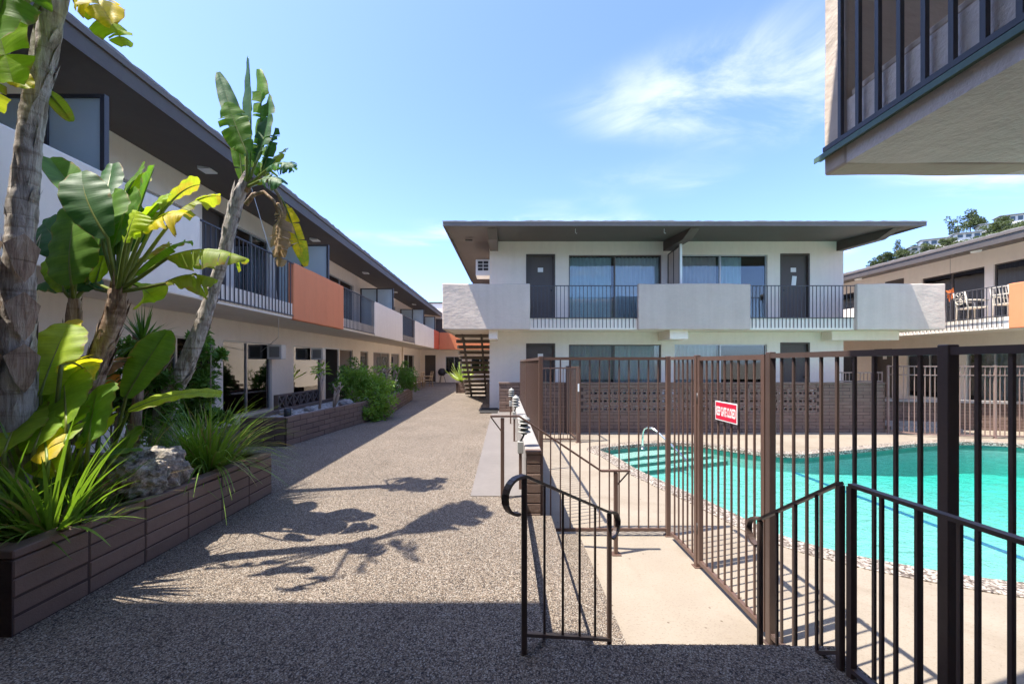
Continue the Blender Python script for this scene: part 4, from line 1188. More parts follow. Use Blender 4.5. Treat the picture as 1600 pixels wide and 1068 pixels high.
for i in range(10):
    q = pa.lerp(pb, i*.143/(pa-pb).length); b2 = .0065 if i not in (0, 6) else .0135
    mb = MB(); mb.box(q.x-b2, q.x+b2, q.y-b2, q.y+b2, 0 if i in (0, 6) else .045, .882); mb.build('post' if i in (0, 6) else 'baluster', M['fence_shaded'], gr)

# chrome grab rail into the pool
pr = thing('pool_grab_rail', 'curved chrome grab rail over the pool steps', 'grab rail', (3.3, 9.75, DECK))
mb = MB(); mb.tube(
    [(3.3, 9.78, -.59), (3.3, 9.78, -.3), (3.305, 9.77, -.18), (3.33, 9.74, -.10), (3.39, 9.68, -.062), (3.46, 9.58, -.07), (3.54, 9.48, -.13), (3.75, 9.2, -.38), (3.98, 8.92, -.68), (4.05, 8.84, -1.0)], .024, 10)
mb.build('rail', M['chrome'], pr)
mb = MB(); mb.lathe(3.3, 9.78, [(0, -.57), (.05, -.572), (.055, -.588)], 14); mb.build('flange', M['chrome'], pr)

# ---------------------------------------------------------------- path lights
def path_light(x, y, label, lean=.03, s=1.0):
    t = thing('path_light', label, 'lamp', (x, y, 0), 'path lights along the low wall')
    mb = MB(); mb.cbox(x-.017, x+.017, y-.017, y+.017, 0, .44, .003); mb.build('post', M['fence'], t, fix=True)
    mb = MB(); mb.cbox(x-.034, x+.034, y-.034, y+.034, .42, .555, .006); mb.build('junction_box', M['lamp_white'], t, fix=True)
    cx = x+lean
    mb = MB(); mb.tube([(x, y, .555), (x+lean*.5, y, .59), (cx, y, .64)], .011, 8); mb.build('neck', M['black_metal'], t)
    mb = MB(); mb.lathe(cx, y, [(0, .63), (.03, .635), (.045, .66), (.04, .80), (0, .80)], 18); mb.build('lantern', M['lamp_verdigris'], t)
    for k in range(3):
        z = .665 + k*.05
        mb = MB(); mb.lathe(cx, y, [(.042, z+.022), (.072, z+.004), (.074, z-.006), (.068, z-.006), (.040, z+.012)], 20); mb.build('louvre', M['lamp_white'], t)
    mb = MB(); mb.lathe(cx, y, [(.066, .795), (.07, .805), (.055, .825), (.02, .845), (.012, .86), (0, .862)], 20); mb.build('cap', M['lamp_white'], t)
path_light(.185, 4.72, 'tiered path light nearest the camera beside the low wall', .045)
path_light(.185, 7.6, 'tiered path light in the middle of the low wall')
path_light(.15, 9.8, 'tiered path light farthest along the low wall', .02)
mb = MB(); mb.cbox(-.72, -.2, 11.85, 13.1, .006, .028, .006); o_ = mb.build('door_mat', M['mat_rubber'], fix=True); tag(o_, 'black rubber mat at the corner of the middle block', 'mat')
mb = MB(); mb.cbox(-.62, -.48, 14.9, 15.5, .0, .75, .02); mb.cbox(-.66, -.62, 14.95, 15.45, .05, .7, .01); o_ = mb.build('utility_box', M['trim_light'], fix=True); tag(o_, 'grey utility box on the wall under the stairs', 'box')
# small can light and stone on the far planter corner
mb = MB(); mb.lathe(-4.1, 7.75, [(0, .43), (.065, .43), (.065, .60), (.055, .60), (.05, .56), (0, .55)], 16)
o_ = mb.build('can_light', M['black_metal']); tag(o_, 'small dark can light on the far planter corner', 'lamp')

# ---------------------------------------------------------------- furniture
def chair(name, label, x, y, z, rz, mat, kind, group=None, s=1.0):
    t = thing(name, label, 'chair', (x, y, z), group)
    W = Matrix.Translation((x, y, z)) @ Matrix.Rotation(rz, 4, 'Z') @ Matrix.Scale(s, 4)
    def part(nm, mb): mb.build(nm, M[mat], t, W, fix=True)
    mb = MB(); mb.cbox(-.25, .25, -.25, .25, .40, .44, .01); part('seat', mb)
    for sx in (-1, 1):
        mb = MB(); mb.tube([(sx*.23, -.23, 0), (sx*.22, -.22, .62)], [.018, .022], 8); part('leg', mb)
        mb = MB(); mb.tube([(sx*.23, .25, 0), (sx*.22, .24, .45), (sx*.22, .33, .95)], [.018, .022, .018], 8); part('leg', mb)
        mb = MB(); mb.tube([(sx*.24, -.25, .63), (sx*.25, 0, .65), (sx*.23, .28, .66)], .022, 8); part('armrest', mb)
    if kind == 'round':
        mb = MB(); mb.tube([(.22*math.cos(a), .30, .74+.2*math.sin(a)) for a in [i*math.pi/8 for i in range(17)]], .016, 8); part('back_rim', mb)
        for i in range(8):
            a = i*math.pi/4
            mb = MB(); mb.tube([(0, .30, .74), (.22*math.cos(a), .30, .74+.2*math.sin(a))], .009, 6); part('spoke', mb)
    else:
        mb = MB(); mb.beam((-.22, .33, .93), (.22, .33, .93), .03, .05); mb.beam((-.22, .29, .70), (.22, .29, .70), .025, .035); part('back_rail', mb)
        for i in range(5):
            xx = -.16+i*.08; mb = MB(); mb.beam((xx, .26, .45), (xx, .33, .92), .02, .012); part('slat', mb)
    return t
chair('balcony_chair', 'pale carved wooden chair on the right wing balcony', 14.95, 13.1, Zs1, R(75), 'white_wood', 'round')
chair('balcony_chair', 'plain pale chair on the balcony next to the orange front', 15.0, 12.15, Zs1, R(90), 'white_wood', 'slat')
orn = thing('hanging_ornament', 'orange leaf shaped ornament hanging on the right balcony', 'ornament', (14.75, 13.55, 3.75))
mb = MB(); mb.tube([(14.75, 13.55, 3.98), (14.75, 13.55, 5.0)], .004, 5); mb.build('string', M['black_metal'], orn)
mb = MB()
for k in range(9):
    a = k*2*math.pi/9; r = .19 if k % 2 else .13
    c_ = Vector((14.75, 13.55, 3.72)); p_ = c_ + Vector((0, math.cos(a)*r, math.sin(a)*r*1.35)); sd = Vector((0, -math.sin(a), math.cos(a)))*.06
    m_ = c_.lerp(p_, .5)
    mb.add([c_, m_+sd+Vector((.02,0,0)), p_, m_-sd+Vector((.02,0,0)), m_-Vector((.02,0,0))], [(0,1,2,4), (0,4,2,3), (0,1,2,3)])
mb.build('leaf_cluster', M['ornament'], orn)
chair('patio_chair', 'wicker patio chair by the far end of the left wing, nearer one', -5.0, 23.6, 0, R(-100), 'wicker', 'slat')
chair('patio_chair', 'wicker patio chair by the far end of the left wing, farther one', -4.75, 25.2, 0, R(-60), 'wicker', 'slat')
pt_ = thing('patio_table', 'small wicker table between the far patio chairs', 'table', (-5.35, 24.5, 0))
mb = MB(); mb.lathe(-5.35, 24.5, [(0, .50), (.34, .50), (.36, .53), (.34, .56), (0, .56)], 18); mb.build('table_top', M['wicker'], pt_)
for k in range(4):
    a = k*math.pi/2+.5; mb = MB(); mb.tube([(-5.35+.26*math.cos(a), 24.5+.26*math.sin(a), 0), (-5.35+.2*math.cos(a), 24.5+.2*math.sin(a), .5)], .02, 8); mb.build('leg', M['wicker'], pt_)
bq = thing('barbecue', 'small black kettle barbecue by the end wing wall', 'barbecue', (-4.6, 30.2, 0))
mb = MB(); mb.lathe(-4.6, 30.2, [(0, .52), (.2, .56), (.29, .7), (.30, .80), (.26, .95), (.14, 1.06), (0, 1.08)], 18); mb.build('kettle', M['black_metal'], bq)
for k in range(3):
    a = k*2.094; mb = MB(); mb.tube([(-4.6+.3*math.cos(a), 30.2+.3*math.sin(a), 0), (-4.6+.12*math.cos(a), 30.2+.12*math.sin(a), .58)], .016, 8); mb.build('leg', M['black_metal'], bq)
# ---------------------------------------------------------------- plants
def bez(p0, c, p1, t): return p0*(1-t)**2 + c*2*t*(1-t) + p1*t*t
def leaf(parent, base, p1, p2, width, mat, face=(0, -1, .35), sag=.12, fold=.35, droop=.35, tears=0, seed=0, pet=.018, label=None, bow=None):
    """one paddle leaf: stalk from base to p1, blade with midrib from p1 to p2"""
    rn = random.Random(seed*7+3)
    base = Vector(base); p1 = Vector(p1); p2 = Vector(p2)
    ln = (p2-p1).length
    ctrl = (p1+p2)/2 + (Vector(bow) if bow else Vector((0, 0, sag*ln*2)))
    face = Vector(face).normalized()
    rows = 26; cols = 5
    cuts = sorted(rn.sample(range(3, rows-2), min(tears, rows-6))) if tears else []
    V = []; F = []; UV = []; MI = []; SM = []
    def frame(t):
        c = bez(p1, ctrl, p2, t); d = (bez(p1, ctrl, p2, min(1, t+.02)) - bez(p1, ctrl, p2, max(0, t-.02))).normalized()
        n = (face - d*face.dot(d)); n = n.normalized() if n.length > .05 else Vector((0,0,1))
        return c, d, n, d.cross(n).normalized()
    def half(t):
        t = max(0, min(1, t)); return width/2*(math.sin(math.pi*(t*.955+.03))**.52)
    wv = rn.uniform(0, 6)
    for sg in (-1, 1):
        ed = [0] + [c + (rn.choice((-1, 0, 1)) if tears > 2 else 0) for c in cuts] + [rows]
        ed = sorted(set(max(0, min(rows, e)) for e in ed))
        for a, b in zip(ed[:-1], ed[1:]):
            dr = droop*(1 + (rn.uniform(-.5, .9) if tears else 0)); fo = fold + (rn.uniform(-.25, .2) if tears else 0)
            sc = rn.uniform(.72, 1.0) if tears > 2 else 1
            start = len(V)
            for r in range(a, b+1):
                for j in range(cols):
                    s = j/(cols-1)
                    gap = (.35 if r == a and a > 0 else (-.35 if r == b and b < rows else 0))*s*rn.uniform(.5, 1.2) if tears else 0
                    t = (r+gap)/rows
                    c, d, n, sd = frame(max(0, min(1, t)))
                    w = half(t)*sc
                    ripple = .02*width*math.sin(t*34+wv+sg)*s + .05*width*math.sin(t*7+wv*2+sg*1.3)*s
                    p = c + sd*sg*s*w*math.cos(fo*(1-s*.3)) + n*(s*w*math.sin(fo) - dr*s*s*w + ripple) + d*(s*w*.22)
                    V.append(p); UV.append((s*sg, t+.05*s))
            for r in range(b-a):
                for j in range(cols-1):
                    q = start+r*cols+j
                    F.append((q, q+1, q+cols+1, q+cols) if sg > 0 else (q, q+cols, q+cols+1, q+1)); MI.append(0); SM.append(True)
    mb = MB()
    c1 = base.lerp(p1, .5) + Vector((0, 0, -.03*(p1-base).length))
    pts = [bez(base, c1, p1, i/6) for i in range(6)] + [frame(i/10)[0] - frame(i/10)[2]*.004 for i in range(11)]
    rd = [pet*(1-.35*i/6) for i in range(6)] + [pet*.62*(1-.9*i/10)+.001 for i in range(11)]
    mb.tube(pts, rd, 7)
    off = len(V)
    V += [Vector(v) for v in mb.v]; UV += [(0, 0)]*len(mb.v)
    for f in mb.f: F.append(tuple(i+off for i in f)); MI.append(1); SM.append(True)
    me = bpy.data.meshes.new('leaf'); me.from_pydata(V, [], F)
    me.materials.append(M[mat]); me.materials.append(M['petiole' if mat != 'leaf_dead' else 'leaf_dead'])
    me.polygons.foreach_set('material_index', MI); me.polygons.foreach_set('use_smooth', SM)
    uvl = me.uv_layers.new(name='UVMap')
    for l in me.loops: uvl.data[l.index].uv = UV[l.vertex_index]
    me.update()
    o = link('leaf', me, parent)
    if label: o['label'] = label
    return o
def trunk(parent, pts, rads, mat='bark', seed=0, flakes=40, ring=.09, name='trunk'):
    rn = random.Random(seed); P = [Vector(p) for p in pts]
    # resample
    cum = [0]
    for a, b in zip(P[:-1], P[1:]): cum.append(cum[-1]+(b-a).length)
    m = int(cum[-1]/.02); out = []; rr = []
    for i in range(m+1):
        s = cum[-1]*i/m; k = max(j for j in range(len(cum)) if cum[j] <= s+1e-9); k = min(k, len(P)-2)
        f = (s-cum[k])/(cum[k+1]-cum[k])
        p0 = P[max(k-1, 0)]; p1 = P[k]; p2 = P[k+1]; p3 = P[min(k+2, len(P)-1)]
        q = .5*((2*p1)+(p2-p0)*f+(2*p0-5*p1+4*p2-p3)*f*f+(3*p1-p0-3*p2+p3)*f**3)
        out.append(q)
        ph = (s/ring + .35*math.sin(s*3.1+seed)) % 1
        rr.append((rads[k]*(1-f)+rads[k+1]*f)*(1+.06*(ph-.5)) )
    def jit(i, k):
        v = out[i]; a = 2*math.pi*k/18
        return 1 + .16*noise.noise(Vector((math.cos(a)*1.6+seed, math.sin(a)*1.6, v.z*5.0))) + .08*noise.noise(Vector((math.cos(a)*5, math.sin(a)*5+seed, v.z*16)))
    mb = MB(); mb.tube(out, rr, 18, True, True, jit)
    # peeling sheath remnants
    for i in range(flakes):
        j = rn.randrange(2, m-2); c = out[j]; t = (out[j+1]-out[j-1]).normalized(); a = rn.uniform(0, 6.28)
        u = Vector((math.cos(a), math.sin(a), 0)); u = (u - t*u.dot(t)).normalized(); w = t.cross(u)
        r = rr[j]; L = rn.uniform(.06, .22); ww = rn.uniform(.010, .035); lift = rn.uniform(.004, .02)
        b0 = c + u*r*.97
        mb.add([b0-w*ww, b0+w*ww, b0+t*L*.55+u*lift*.5+w*ww*.7, b0+t*L+u*lift, b0+t*L*.6+u*lift*.6-w*ww*.7], [(0,1,2,3,4)], False)
    return mb.build(name, M[mat], parent)

# ---- tall tree with the thick ringed trunk at the left edge
D1 = 2.72
t1 = thing('bird_of_paradise_tree', 'tall bird of paradise tree with thick ringed trunk at the left edge', 'tree', (-3.24, D1, .38))
trunk(t1, [at(24, 825, D1), at(25, 690, D1), at(26, 560, D1), at(30, 400, D1), at(48, 200, D1), at(75, 60, D1), at(98, -60, D1)], [.108, .102, .092, .074, .062, .058, .056], 'bark', 3, 70, .13)
mb = MB()
for z in (1.28, 1.62, 2.0):
    for a0 in (-1.9, -.4):
        for k in range(1):
            mb.add([(-3.24+.122*math.cos(a0+d_), D1+.125*math.sin(a0+d_), z+h_) for d_, h_ in ((-.75, .22), (-.35, .05), (0, -.02), (.35, .05), (.75, .22), (0, .30))], [(0,1,5), (1,2,5), (2,3,5), (3,4,5)], True)
mb.build('leaf_sheath', M['bark_brown'], t1)
top1 = at(97, -55, D1)
def L1(p1, p2, w, mat='leaf_big', **k): return leaf(t1, top1, p1, p2, w, mat, **k)
# leaves that hang into the picture, then the crown above it
L1(at(-40, -30, 2.45), at(20, 128, 2.4), .42, 'leaf_sunlit', face=(.2, -1, .3), sag=.1, tears=2, seed=1, droop=.2)
L1(at(-20, 60, 2.5), at(-60, 190, 2.5), .36, 'leaf_torn', face=(.2, -1, .3), sag=.1, tears=3, seed=2)
L1(at(30, -60, 2.3), at(-10, 70, 2.2), .40, 'leaf_big', face=(.3, -1, .2), sag=.14, tears=3, seed=3)
L1(at(-5, 105, 2.55), at(48, 138, 2.55), .14, 'leaf_yellow', face=(0, -1, .6), sag=.08, tears=1, seed=4)
L1(at(118, 5, 2.75), at(196, 72, 2.8), .26, 'leaf_sunlit', face=(.1, -.6, .9), sag=.22, tears=3, seed=5, droop=.6)
L1(at(112, -8, 2.7), at(175, 38, 2.6), .30, 'leaf_yellow', face=(0, -.8, .7), sag=.2, tears=3, seed=6, droop=.5)
L1(at(70, 140, 2.75), at(112, 190, 2.8), .10, 'leaf_torn', face=(0, -1, .5), sag=.05, seed=7)
rn = random.Random(4)
for k in range(8):
    f = (k-1.5)/6.5; a = R(62) + rn.uniform(-.25, .25); d = Vector((math.cos(a), math.sin(a), 0)) * (1 if f > 0 else -1)
    el = R(82 - abs(f)*46 + rn.uniform(-6, 6)); up = Vector((0, 0, 1))
    el = max(el, R(60)) if f > 0 else el; p1 = top1 + d*.55*math.cos(el) + up*.75*math.sin(el); p2 = p1 + d*rn.uniform(.8, 1.05)*math.cos(el*.86) + up*rn.uniform(.8, 1.1)*math.sin(el*.86)
    leaf(t1, top1, p1, p2, rn.uniform(.38, .50), rn.choice(('leaf_big', 'leaf_big', 'leaf_torn', 'leaf_sunlit')), face=(-.7, -.5, .45), sag=.08, tears=rn.randrange(6, 11), seed=20+k)

# ---- middle plant: stout leaning trunk with the big rosette of paddle leaves
D2 = 3.3
t2 = thing('bird_of_paradise_plant', 'bird of paradise plant with a wide rosette of green and yellow paddle leaves', 'plant', (-3.3, D2, .38))
trunk(t2, [at(128, 690, D2+.05), at(143, 600, D2), at(163, 540, D2), at(180, 490, D2), at(184, 452, D2)], [.085, .078, .068, .062, .045], 'bark_brown', 7, 90, .09)
trunk(t2, [at(95, 690, D2+.1), at(103, 600, D2+.12), at(114, 500, D2+.1), at(117, 466, D2+.1)], [.06, .055, .045, .035], 'bark_brown', 9, 40, .08, name='side_stem')
ct = at(184, 456, D2); cl = at(115, 470, D2+.1)
def sunny(f, mat, k=.5):
    f = Vector(f).normalized()
    return f if mat == 'leaf_shaded' else (f + Vector((-k, 0, k*.9)))
def L2(x1, y1, x2, y2, w, mat, da=0, db=0, base=None, **k):
    k['face'] = sunny(k['face'], mat, .38); w *= 1.25; db += .16
    return leaf(t2, base or ct, at(x1, y1, D2+da), at(x2, y2, D2+db), w/640*(D2), mat, **k)
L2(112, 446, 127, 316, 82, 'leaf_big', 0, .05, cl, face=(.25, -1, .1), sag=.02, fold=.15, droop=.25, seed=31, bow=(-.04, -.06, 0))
L2(168, 372, 128, 268, 50, 'leaf_shaded', -.1, -.2, face=(.35, -1, .2), sag=.02, fold=.2, droop=.2, seed=32, bow=(-.03, -.08, .02))
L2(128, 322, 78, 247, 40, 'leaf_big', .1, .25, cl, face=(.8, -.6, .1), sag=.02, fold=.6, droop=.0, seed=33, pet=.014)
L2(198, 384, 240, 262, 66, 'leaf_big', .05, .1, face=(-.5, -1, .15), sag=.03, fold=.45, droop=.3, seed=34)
L2(186, 360, 219, 272, 58, 'leaf_sunlit', .2, .35, face=(-.2, -1, .4), sag=.03, seed=35, fold=.2)
L2(205, 372, 262, 306, 62, 'leaf_sunlit', .0, -.15, face=(-.1, -.9, .6), sag=.1, seed=36, fold=.25, tears=1)
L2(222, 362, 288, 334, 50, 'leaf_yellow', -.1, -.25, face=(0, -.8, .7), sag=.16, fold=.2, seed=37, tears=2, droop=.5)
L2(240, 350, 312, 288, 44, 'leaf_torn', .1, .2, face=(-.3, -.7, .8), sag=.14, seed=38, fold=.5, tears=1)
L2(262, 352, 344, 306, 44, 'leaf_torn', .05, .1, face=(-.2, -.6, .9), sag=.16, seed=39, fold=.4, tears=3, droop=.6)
L2(196, 380, 214, 330, 50, 'leaf_sunlit', -.25, -.4, face=(0, -1, .2), sag=.1, seed=40, tears=2)
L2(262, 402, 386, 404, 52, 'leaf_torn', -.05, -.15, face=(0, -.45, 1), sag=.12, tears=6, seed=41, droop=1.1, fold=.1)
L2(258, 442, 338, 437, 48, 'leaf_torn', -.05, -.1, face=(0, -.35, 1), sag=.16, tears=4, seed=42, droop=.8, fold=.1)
L2(190, 440, 245, 470, 60, 'leaf_sunlit', .15, .2, face=(0, -.9, .5), sag=.15, tears=2, seed=43)
L2(150, 452, 60, 448, 52, 'leaf_shaded', .15, .3, face=(0, -.7, .8), sag=.1, seed=44, droop=.6)
L2(150, 442, 164, 392, 32, 'leaf_sunlit', .1, .15, face=(.2, -1, 0), sag=.02, seed=45)
L2(100, 400, 66, 350, 66, 'leaf_shaded', .3, .4, cl, face=(.3, -1, .2), sag=.05, seed=46)
L2(170, 400, 140, 330, 70, 'leaf_shaded', .25, .35, face=(.2, -1, .2), sag=.05, seed=47)
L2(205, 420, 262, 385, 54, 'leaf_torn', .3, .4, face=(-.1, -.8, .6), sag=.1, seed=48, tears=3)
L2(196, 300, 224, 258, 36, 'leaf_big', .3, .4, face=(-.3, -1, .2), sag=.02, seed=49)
L2(165, 310, 176, 256, 40, 'leaf_shaded', .35, .45, face=(0, -1, .3), sag=.02, seed=50)

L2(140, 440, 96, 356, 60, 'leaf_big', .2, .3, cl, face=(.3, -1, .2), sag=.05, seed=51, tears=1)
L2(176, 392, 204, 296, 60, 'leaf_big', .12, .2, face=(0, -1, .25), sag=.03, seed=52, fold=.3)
L2(186, 400, 232, 330, 56, 'leaf_shaded', .18, .25, face=(-.1, -1, .3), sag=.05, seed=53, tears=1)
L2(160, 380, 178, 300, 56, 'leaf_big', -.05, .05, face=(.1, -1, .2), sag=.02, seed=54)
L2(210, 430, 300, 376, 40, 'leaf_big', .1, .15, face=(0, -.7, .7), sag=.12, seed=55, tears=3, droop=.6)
L2(100, 455, 84, 392, 44, 'leaf_sunlit', .1, .2, cl, face=(.2, -1, .2), sag=.03, seed=56)
# ---- low clump of leaves coloured as if sun shines through them at the tree foot
lc = thing('bird_of_paradise_clump', 'low clump of broad sunlit-lime and yellow leaves at the foot of the trees', 'plant', (-3.15, 3.0, .38))
D3 = 2.85
def L3(bx, by, x1, y1, x2, y2, w, mat, d=D3, **k):
    k['face'] = Vector(k['face']).normalized() + Vector((-.18, 0, .3)); w *= 1.42
    return leaf(lc, at(bx, by, d+.05), at(x1, y1, d-.08), at(x2, y2, d+.22), w/640*d, mat, sag=k.pop('sag', .03), **k)
L3(70, 740, 62, 618, 106, 506, 58, 'leaf_sunlit', face=(.4, -1, .1), seed=61)
L3(110, 760, 104, 664, 98, 574, 50, 'leaf_sunlit', D3-.1, face=(.1, -1, .1), seed=62, fold=.15)
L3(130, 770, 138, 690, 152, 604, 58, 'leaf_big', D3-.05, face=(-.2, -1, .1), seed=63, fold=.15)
L3(20, 790, 5, 712, 36, 634, 70, 'leaf_sunlit', D3-.25, face=(.3, -1, .2), seed=64)
L3(60, 790, 52, 706, 84, 622, 58, 'leaf_sunlit', D3-.2, face=(.1, -1, .2), seed=65)
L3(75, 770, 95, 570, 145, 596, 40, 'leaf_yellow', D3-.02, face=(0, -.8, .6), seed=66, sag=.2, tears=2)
L3(90, 780, 102, 690, 118, 640, 40, 'leaf_sunlit', D3-.15, face=(0, -1, .4), seed=67, tears=1)
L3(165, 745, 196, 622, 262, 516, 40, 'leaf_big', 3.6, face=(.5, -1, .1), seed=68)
L3(150, 760, 200, 642, 346, 616, 32, 'leaf_sunlit', 3.4, face=(0, -.6, .8), seed=69, sag=.1)
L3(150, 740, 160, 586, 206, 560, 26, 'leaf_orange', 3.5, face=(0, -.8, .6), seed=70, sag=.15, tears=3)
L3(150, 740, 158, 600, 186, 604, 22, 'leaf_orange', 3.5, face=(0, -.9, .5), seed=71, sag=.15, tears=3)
L3(100, 780, 90, 742, 60, 690, 44, 'leaf_sunlit', D3-.2, face=(.2, -1, .3), seed=72, tears=2)
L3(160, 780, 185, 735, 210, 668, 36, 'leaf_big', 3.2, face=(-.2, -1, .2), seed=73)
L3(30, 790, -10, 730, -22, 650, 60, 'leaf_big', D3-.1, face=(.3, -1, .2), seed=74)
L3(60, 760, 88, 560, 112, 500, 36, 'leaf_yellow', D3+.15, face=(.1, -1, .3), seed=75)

for i, (bx, by, x1, y1, x2, y2, w, mt, d) in enumerate(((40, 800, 30, 690, 58, 600, 54, 'leaf_sunlit', 2.75), (95, 800, 128, 700, 176, 640, 44, 'leaf_sunlit', 2.8), (20, 800, -8, 680, 10, 590, 56, 'leaf_big', 2.8),
        (120, 800, 150, 720, 214, 700, 36, 'leaf_big', 2.95), (70, 800, 74, 720, 66, 652, 46, 'leaf_yellow', 2.6), (130, 790, 118, 640, 130, 556, 42, 'leaf_big', 3.05), (60, 790, 40, 640, 44, 560, 44, 'leaf_sunlit', 2.95))):
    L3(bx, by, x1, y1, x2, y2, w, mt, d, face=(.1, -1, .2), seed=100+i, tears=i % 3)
# ---- leaning trunk with a torn crown
D4 = 4.4
t3 = thing('bird_of_paradise_tree', 'leaning bird of paradise tree with a torn upright crown and a dead hanging leaf', 'tree', (-3.6, D4, .38))
trunk(t3, [at(252, 700, D4), at(262, 625, D4), at(286, 580, D4), at(318, 500, D4), at(340, 430, D4), at(356, 370, D4), at(372, 310, D4), at(384, 284, D4)], [.115, .105, .085, .068, .058, .060, .064, .046], 'bark', 11, 110, .13)
c3 = at(386, 292, D4)
def L4(x1, y1, x2, y2, w, mat, da=0, db=0, **k): return leaf(t3, k.pop('base', c3), at(x1, y1, D4+da), at(x2, y2, D4+db), w/640*D4, mat, **k)
L4(389, 276, 388, 90, 34, 'leaf_shaded', 0, .05, face=(-.9, -1, .1), sag=0, fold=.55, tears=5, seed=81, droop=.1, bow=(.04, 0, 0))
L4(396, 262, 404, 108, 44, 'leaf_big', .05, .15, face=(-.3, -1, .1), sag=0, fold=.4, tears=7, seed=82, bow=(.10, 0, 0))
L4(398, 258, 420, 150, 40, 'leaf_shaded', -.05, .1, face=(-.6, -1, .1), sag=0, fold=.5, tears=7, seed=95, bow=(.08, 0, 0))
L4(384, 235, 341, 113, 28, 'leaf_shaded', .1, .2, face=(.5, -1, .1), sag=0, fold=.3, seed=83)
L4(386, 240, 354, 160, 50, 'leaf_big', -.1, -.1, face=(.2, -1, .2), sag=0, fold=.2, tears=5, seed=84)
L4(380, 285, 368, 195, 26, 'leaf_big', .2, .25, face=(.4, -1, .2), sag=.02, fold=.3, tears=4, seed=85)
L4(410, 270, 432, 200, 30, 'leaf_shaded', .05, .1, face=(-.3, -1, .2), sag=.02, tears=5, seed=86)
L4(415, 266, 458, 262, 44, 'leaf_shaded', -.1, -.15, face=(-.2, -.7, .8), sag=.2, tears=7, seed=87, droop=.7)
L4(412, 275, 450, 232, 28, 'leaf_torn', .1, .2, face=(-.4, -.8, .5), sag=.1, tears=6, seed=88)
L4(405, 282, 442, 286, 36, 'leaf_shaded', -.15, -.2, face=(-.2, -.7, .7), sag=.12, tears=7, seed=89, droop=.6)
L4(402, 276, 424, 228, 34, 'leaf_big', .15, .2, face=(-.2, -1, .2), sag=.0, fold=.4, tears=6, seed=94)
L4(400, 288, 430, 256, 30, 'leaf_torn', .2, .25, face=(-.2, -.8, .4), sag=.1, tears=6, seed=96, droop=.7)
mb = MB(); mb.tube([at(384, 300, D4), at(392, 284, D4), at(408, 277, D4), at(424, 286, D4), at(436, 306, D4), at(441, 326, D4)], [.03, .028, .024, .02, .017, .012], 8)
mb.tube([at(384, 320, D4-.05), at(396, 304, D4-.06), at(412, 300, D4-.06), at(428, 314, D4-.06), at(434, 332, D4-.06)], [.026, .024, .02, .016, .012], 8)
mb.build('dead_stalk', M['bark_brown'], t3)
L4(441, 322, 436, 416, 40, 'leaf_dead', 0, .0, base=at(437, 308, D4), face=(.2, -1, 0), sag=0, fold=.9, tears=10, seed=90, droop=.9, label='dead brown hanging leaf')
L4(440, 330, 430, 398, 34, 'leaf_dead', -.08, -.08, base=at(434, 318, D4-.06), face=(-.4, -1, 0), sag=0, fold=.9, tears=9, seed=92, droop=1.2)
L4(444, 318, 478, 416, 30, 'leaf_yellow', .02, .05, base=at(437, 308, D4), face=(.3, -1, .1), sag=.04, fold=.3, tears=3, seed=91)

# ---------------------------------------------------------------- grasses, shrubs, palm
def grass(name, label, cx, cy, z, n, lo, hi, w, seed, lean=(0, 0), spread=.1, dry=.12, group=None, arch=1.0):
    rn = random.Random(seed); mb = MB()
    for i in range(n):
        a = rn.uniform(0, 6.283); L = rn.uniform(lo, hi); el = rn.uniform(.55, 1.45)
        d = Vector((math.cos(a), math.sin(a), 0)); b = Vector((cx, cy, z)) + d*rn.uniform(0, spread)
        h0 = d*math.cos(el) + Vector((lean[0], lean[1], math.sin(el)))
        mb.cur = 1 if rn.random() < dry else 0
        seg = 7; vs = []; ww = w*rn.uniform(.6, 1.2); p = b.copy(); dirv = h0.normalized(); sd = dirv.cross(Vector((0,0,1))).normalized()
        for k in range(seg+1):
            f = k/seg; hw = ww*(1-f**2.2)*.5*(.6+.4*min(1, f*4)) + .0006
            vs += [p - sd*hw, p + sd*hw + Vector((0, 0, hw*.35))]
            dirv = (dirv + Vector((0, 0, -.17*arch*(L/.7)*(1.3-math.sin(el)*.6))) + d*.03).normalized(); p = p + dirv*L/seg
        mb.add(vs, [(2*k, 2*k+1, 2*k+3, 2*k+2) for k in range(seg)], True)
    o = mb.build(name, [M['grass_blade'], M['grass_dry']]); return tag(o, label, 'plant', group)
def spot(x, y, d, z=.38):
    p = at(x, y, d); return p.x, p.y
GG = 'strappy grass clumps in the near planter'
grass('grass_clump', 'tall upright strappy grass clump nearest the camera in the planter', -2.84, 2.56, .37, 150, .5, .88, .027, 1, (.04, 0), .12, .1, GG, .7)
grass('grass_clump', 'strappy grass clump at the left photo edge', -3.12, 2.52, .37, 80, .45, .75, .022, 2, (-.05, 0), .1, .12, GG)
grass('grass_clump', 'arching grass clump overhanging the planter end beside the boulder', -2.95, 4.12, .37, 330, .5, 1.0, .017, 3, (.10, 0), .18, .14, GG)
grass('grass_clump', 'grass clump behind the overhanging one at the planter end', -3.25, 4.3, .37, 220, .5, .95, .017, 4, (.05, 0), .16, .12, GG)
grass('grass_clump', 'small low grass tuft just left of the boulder', -2.82, 2.72, .37, 160, .18, .40, .012, 5, (.05, 0), .16, .2, GG)
grass('grass_clump', 'dark grass clump between the boulder and the sunlit-lime leaves', -3.05, 3.05, .37, 80, .35, .6, .016, 6, (0, 0), .14, .15, GG)
grass('grass_clump', 'dark grass clump behind the boulder under the leaning trunk', -3.3, 3.7, .37, 130, .4, .8, .016, 7, (.05, 0), .2, .12, GG)
rl = MB(); rn = random.Random(12)
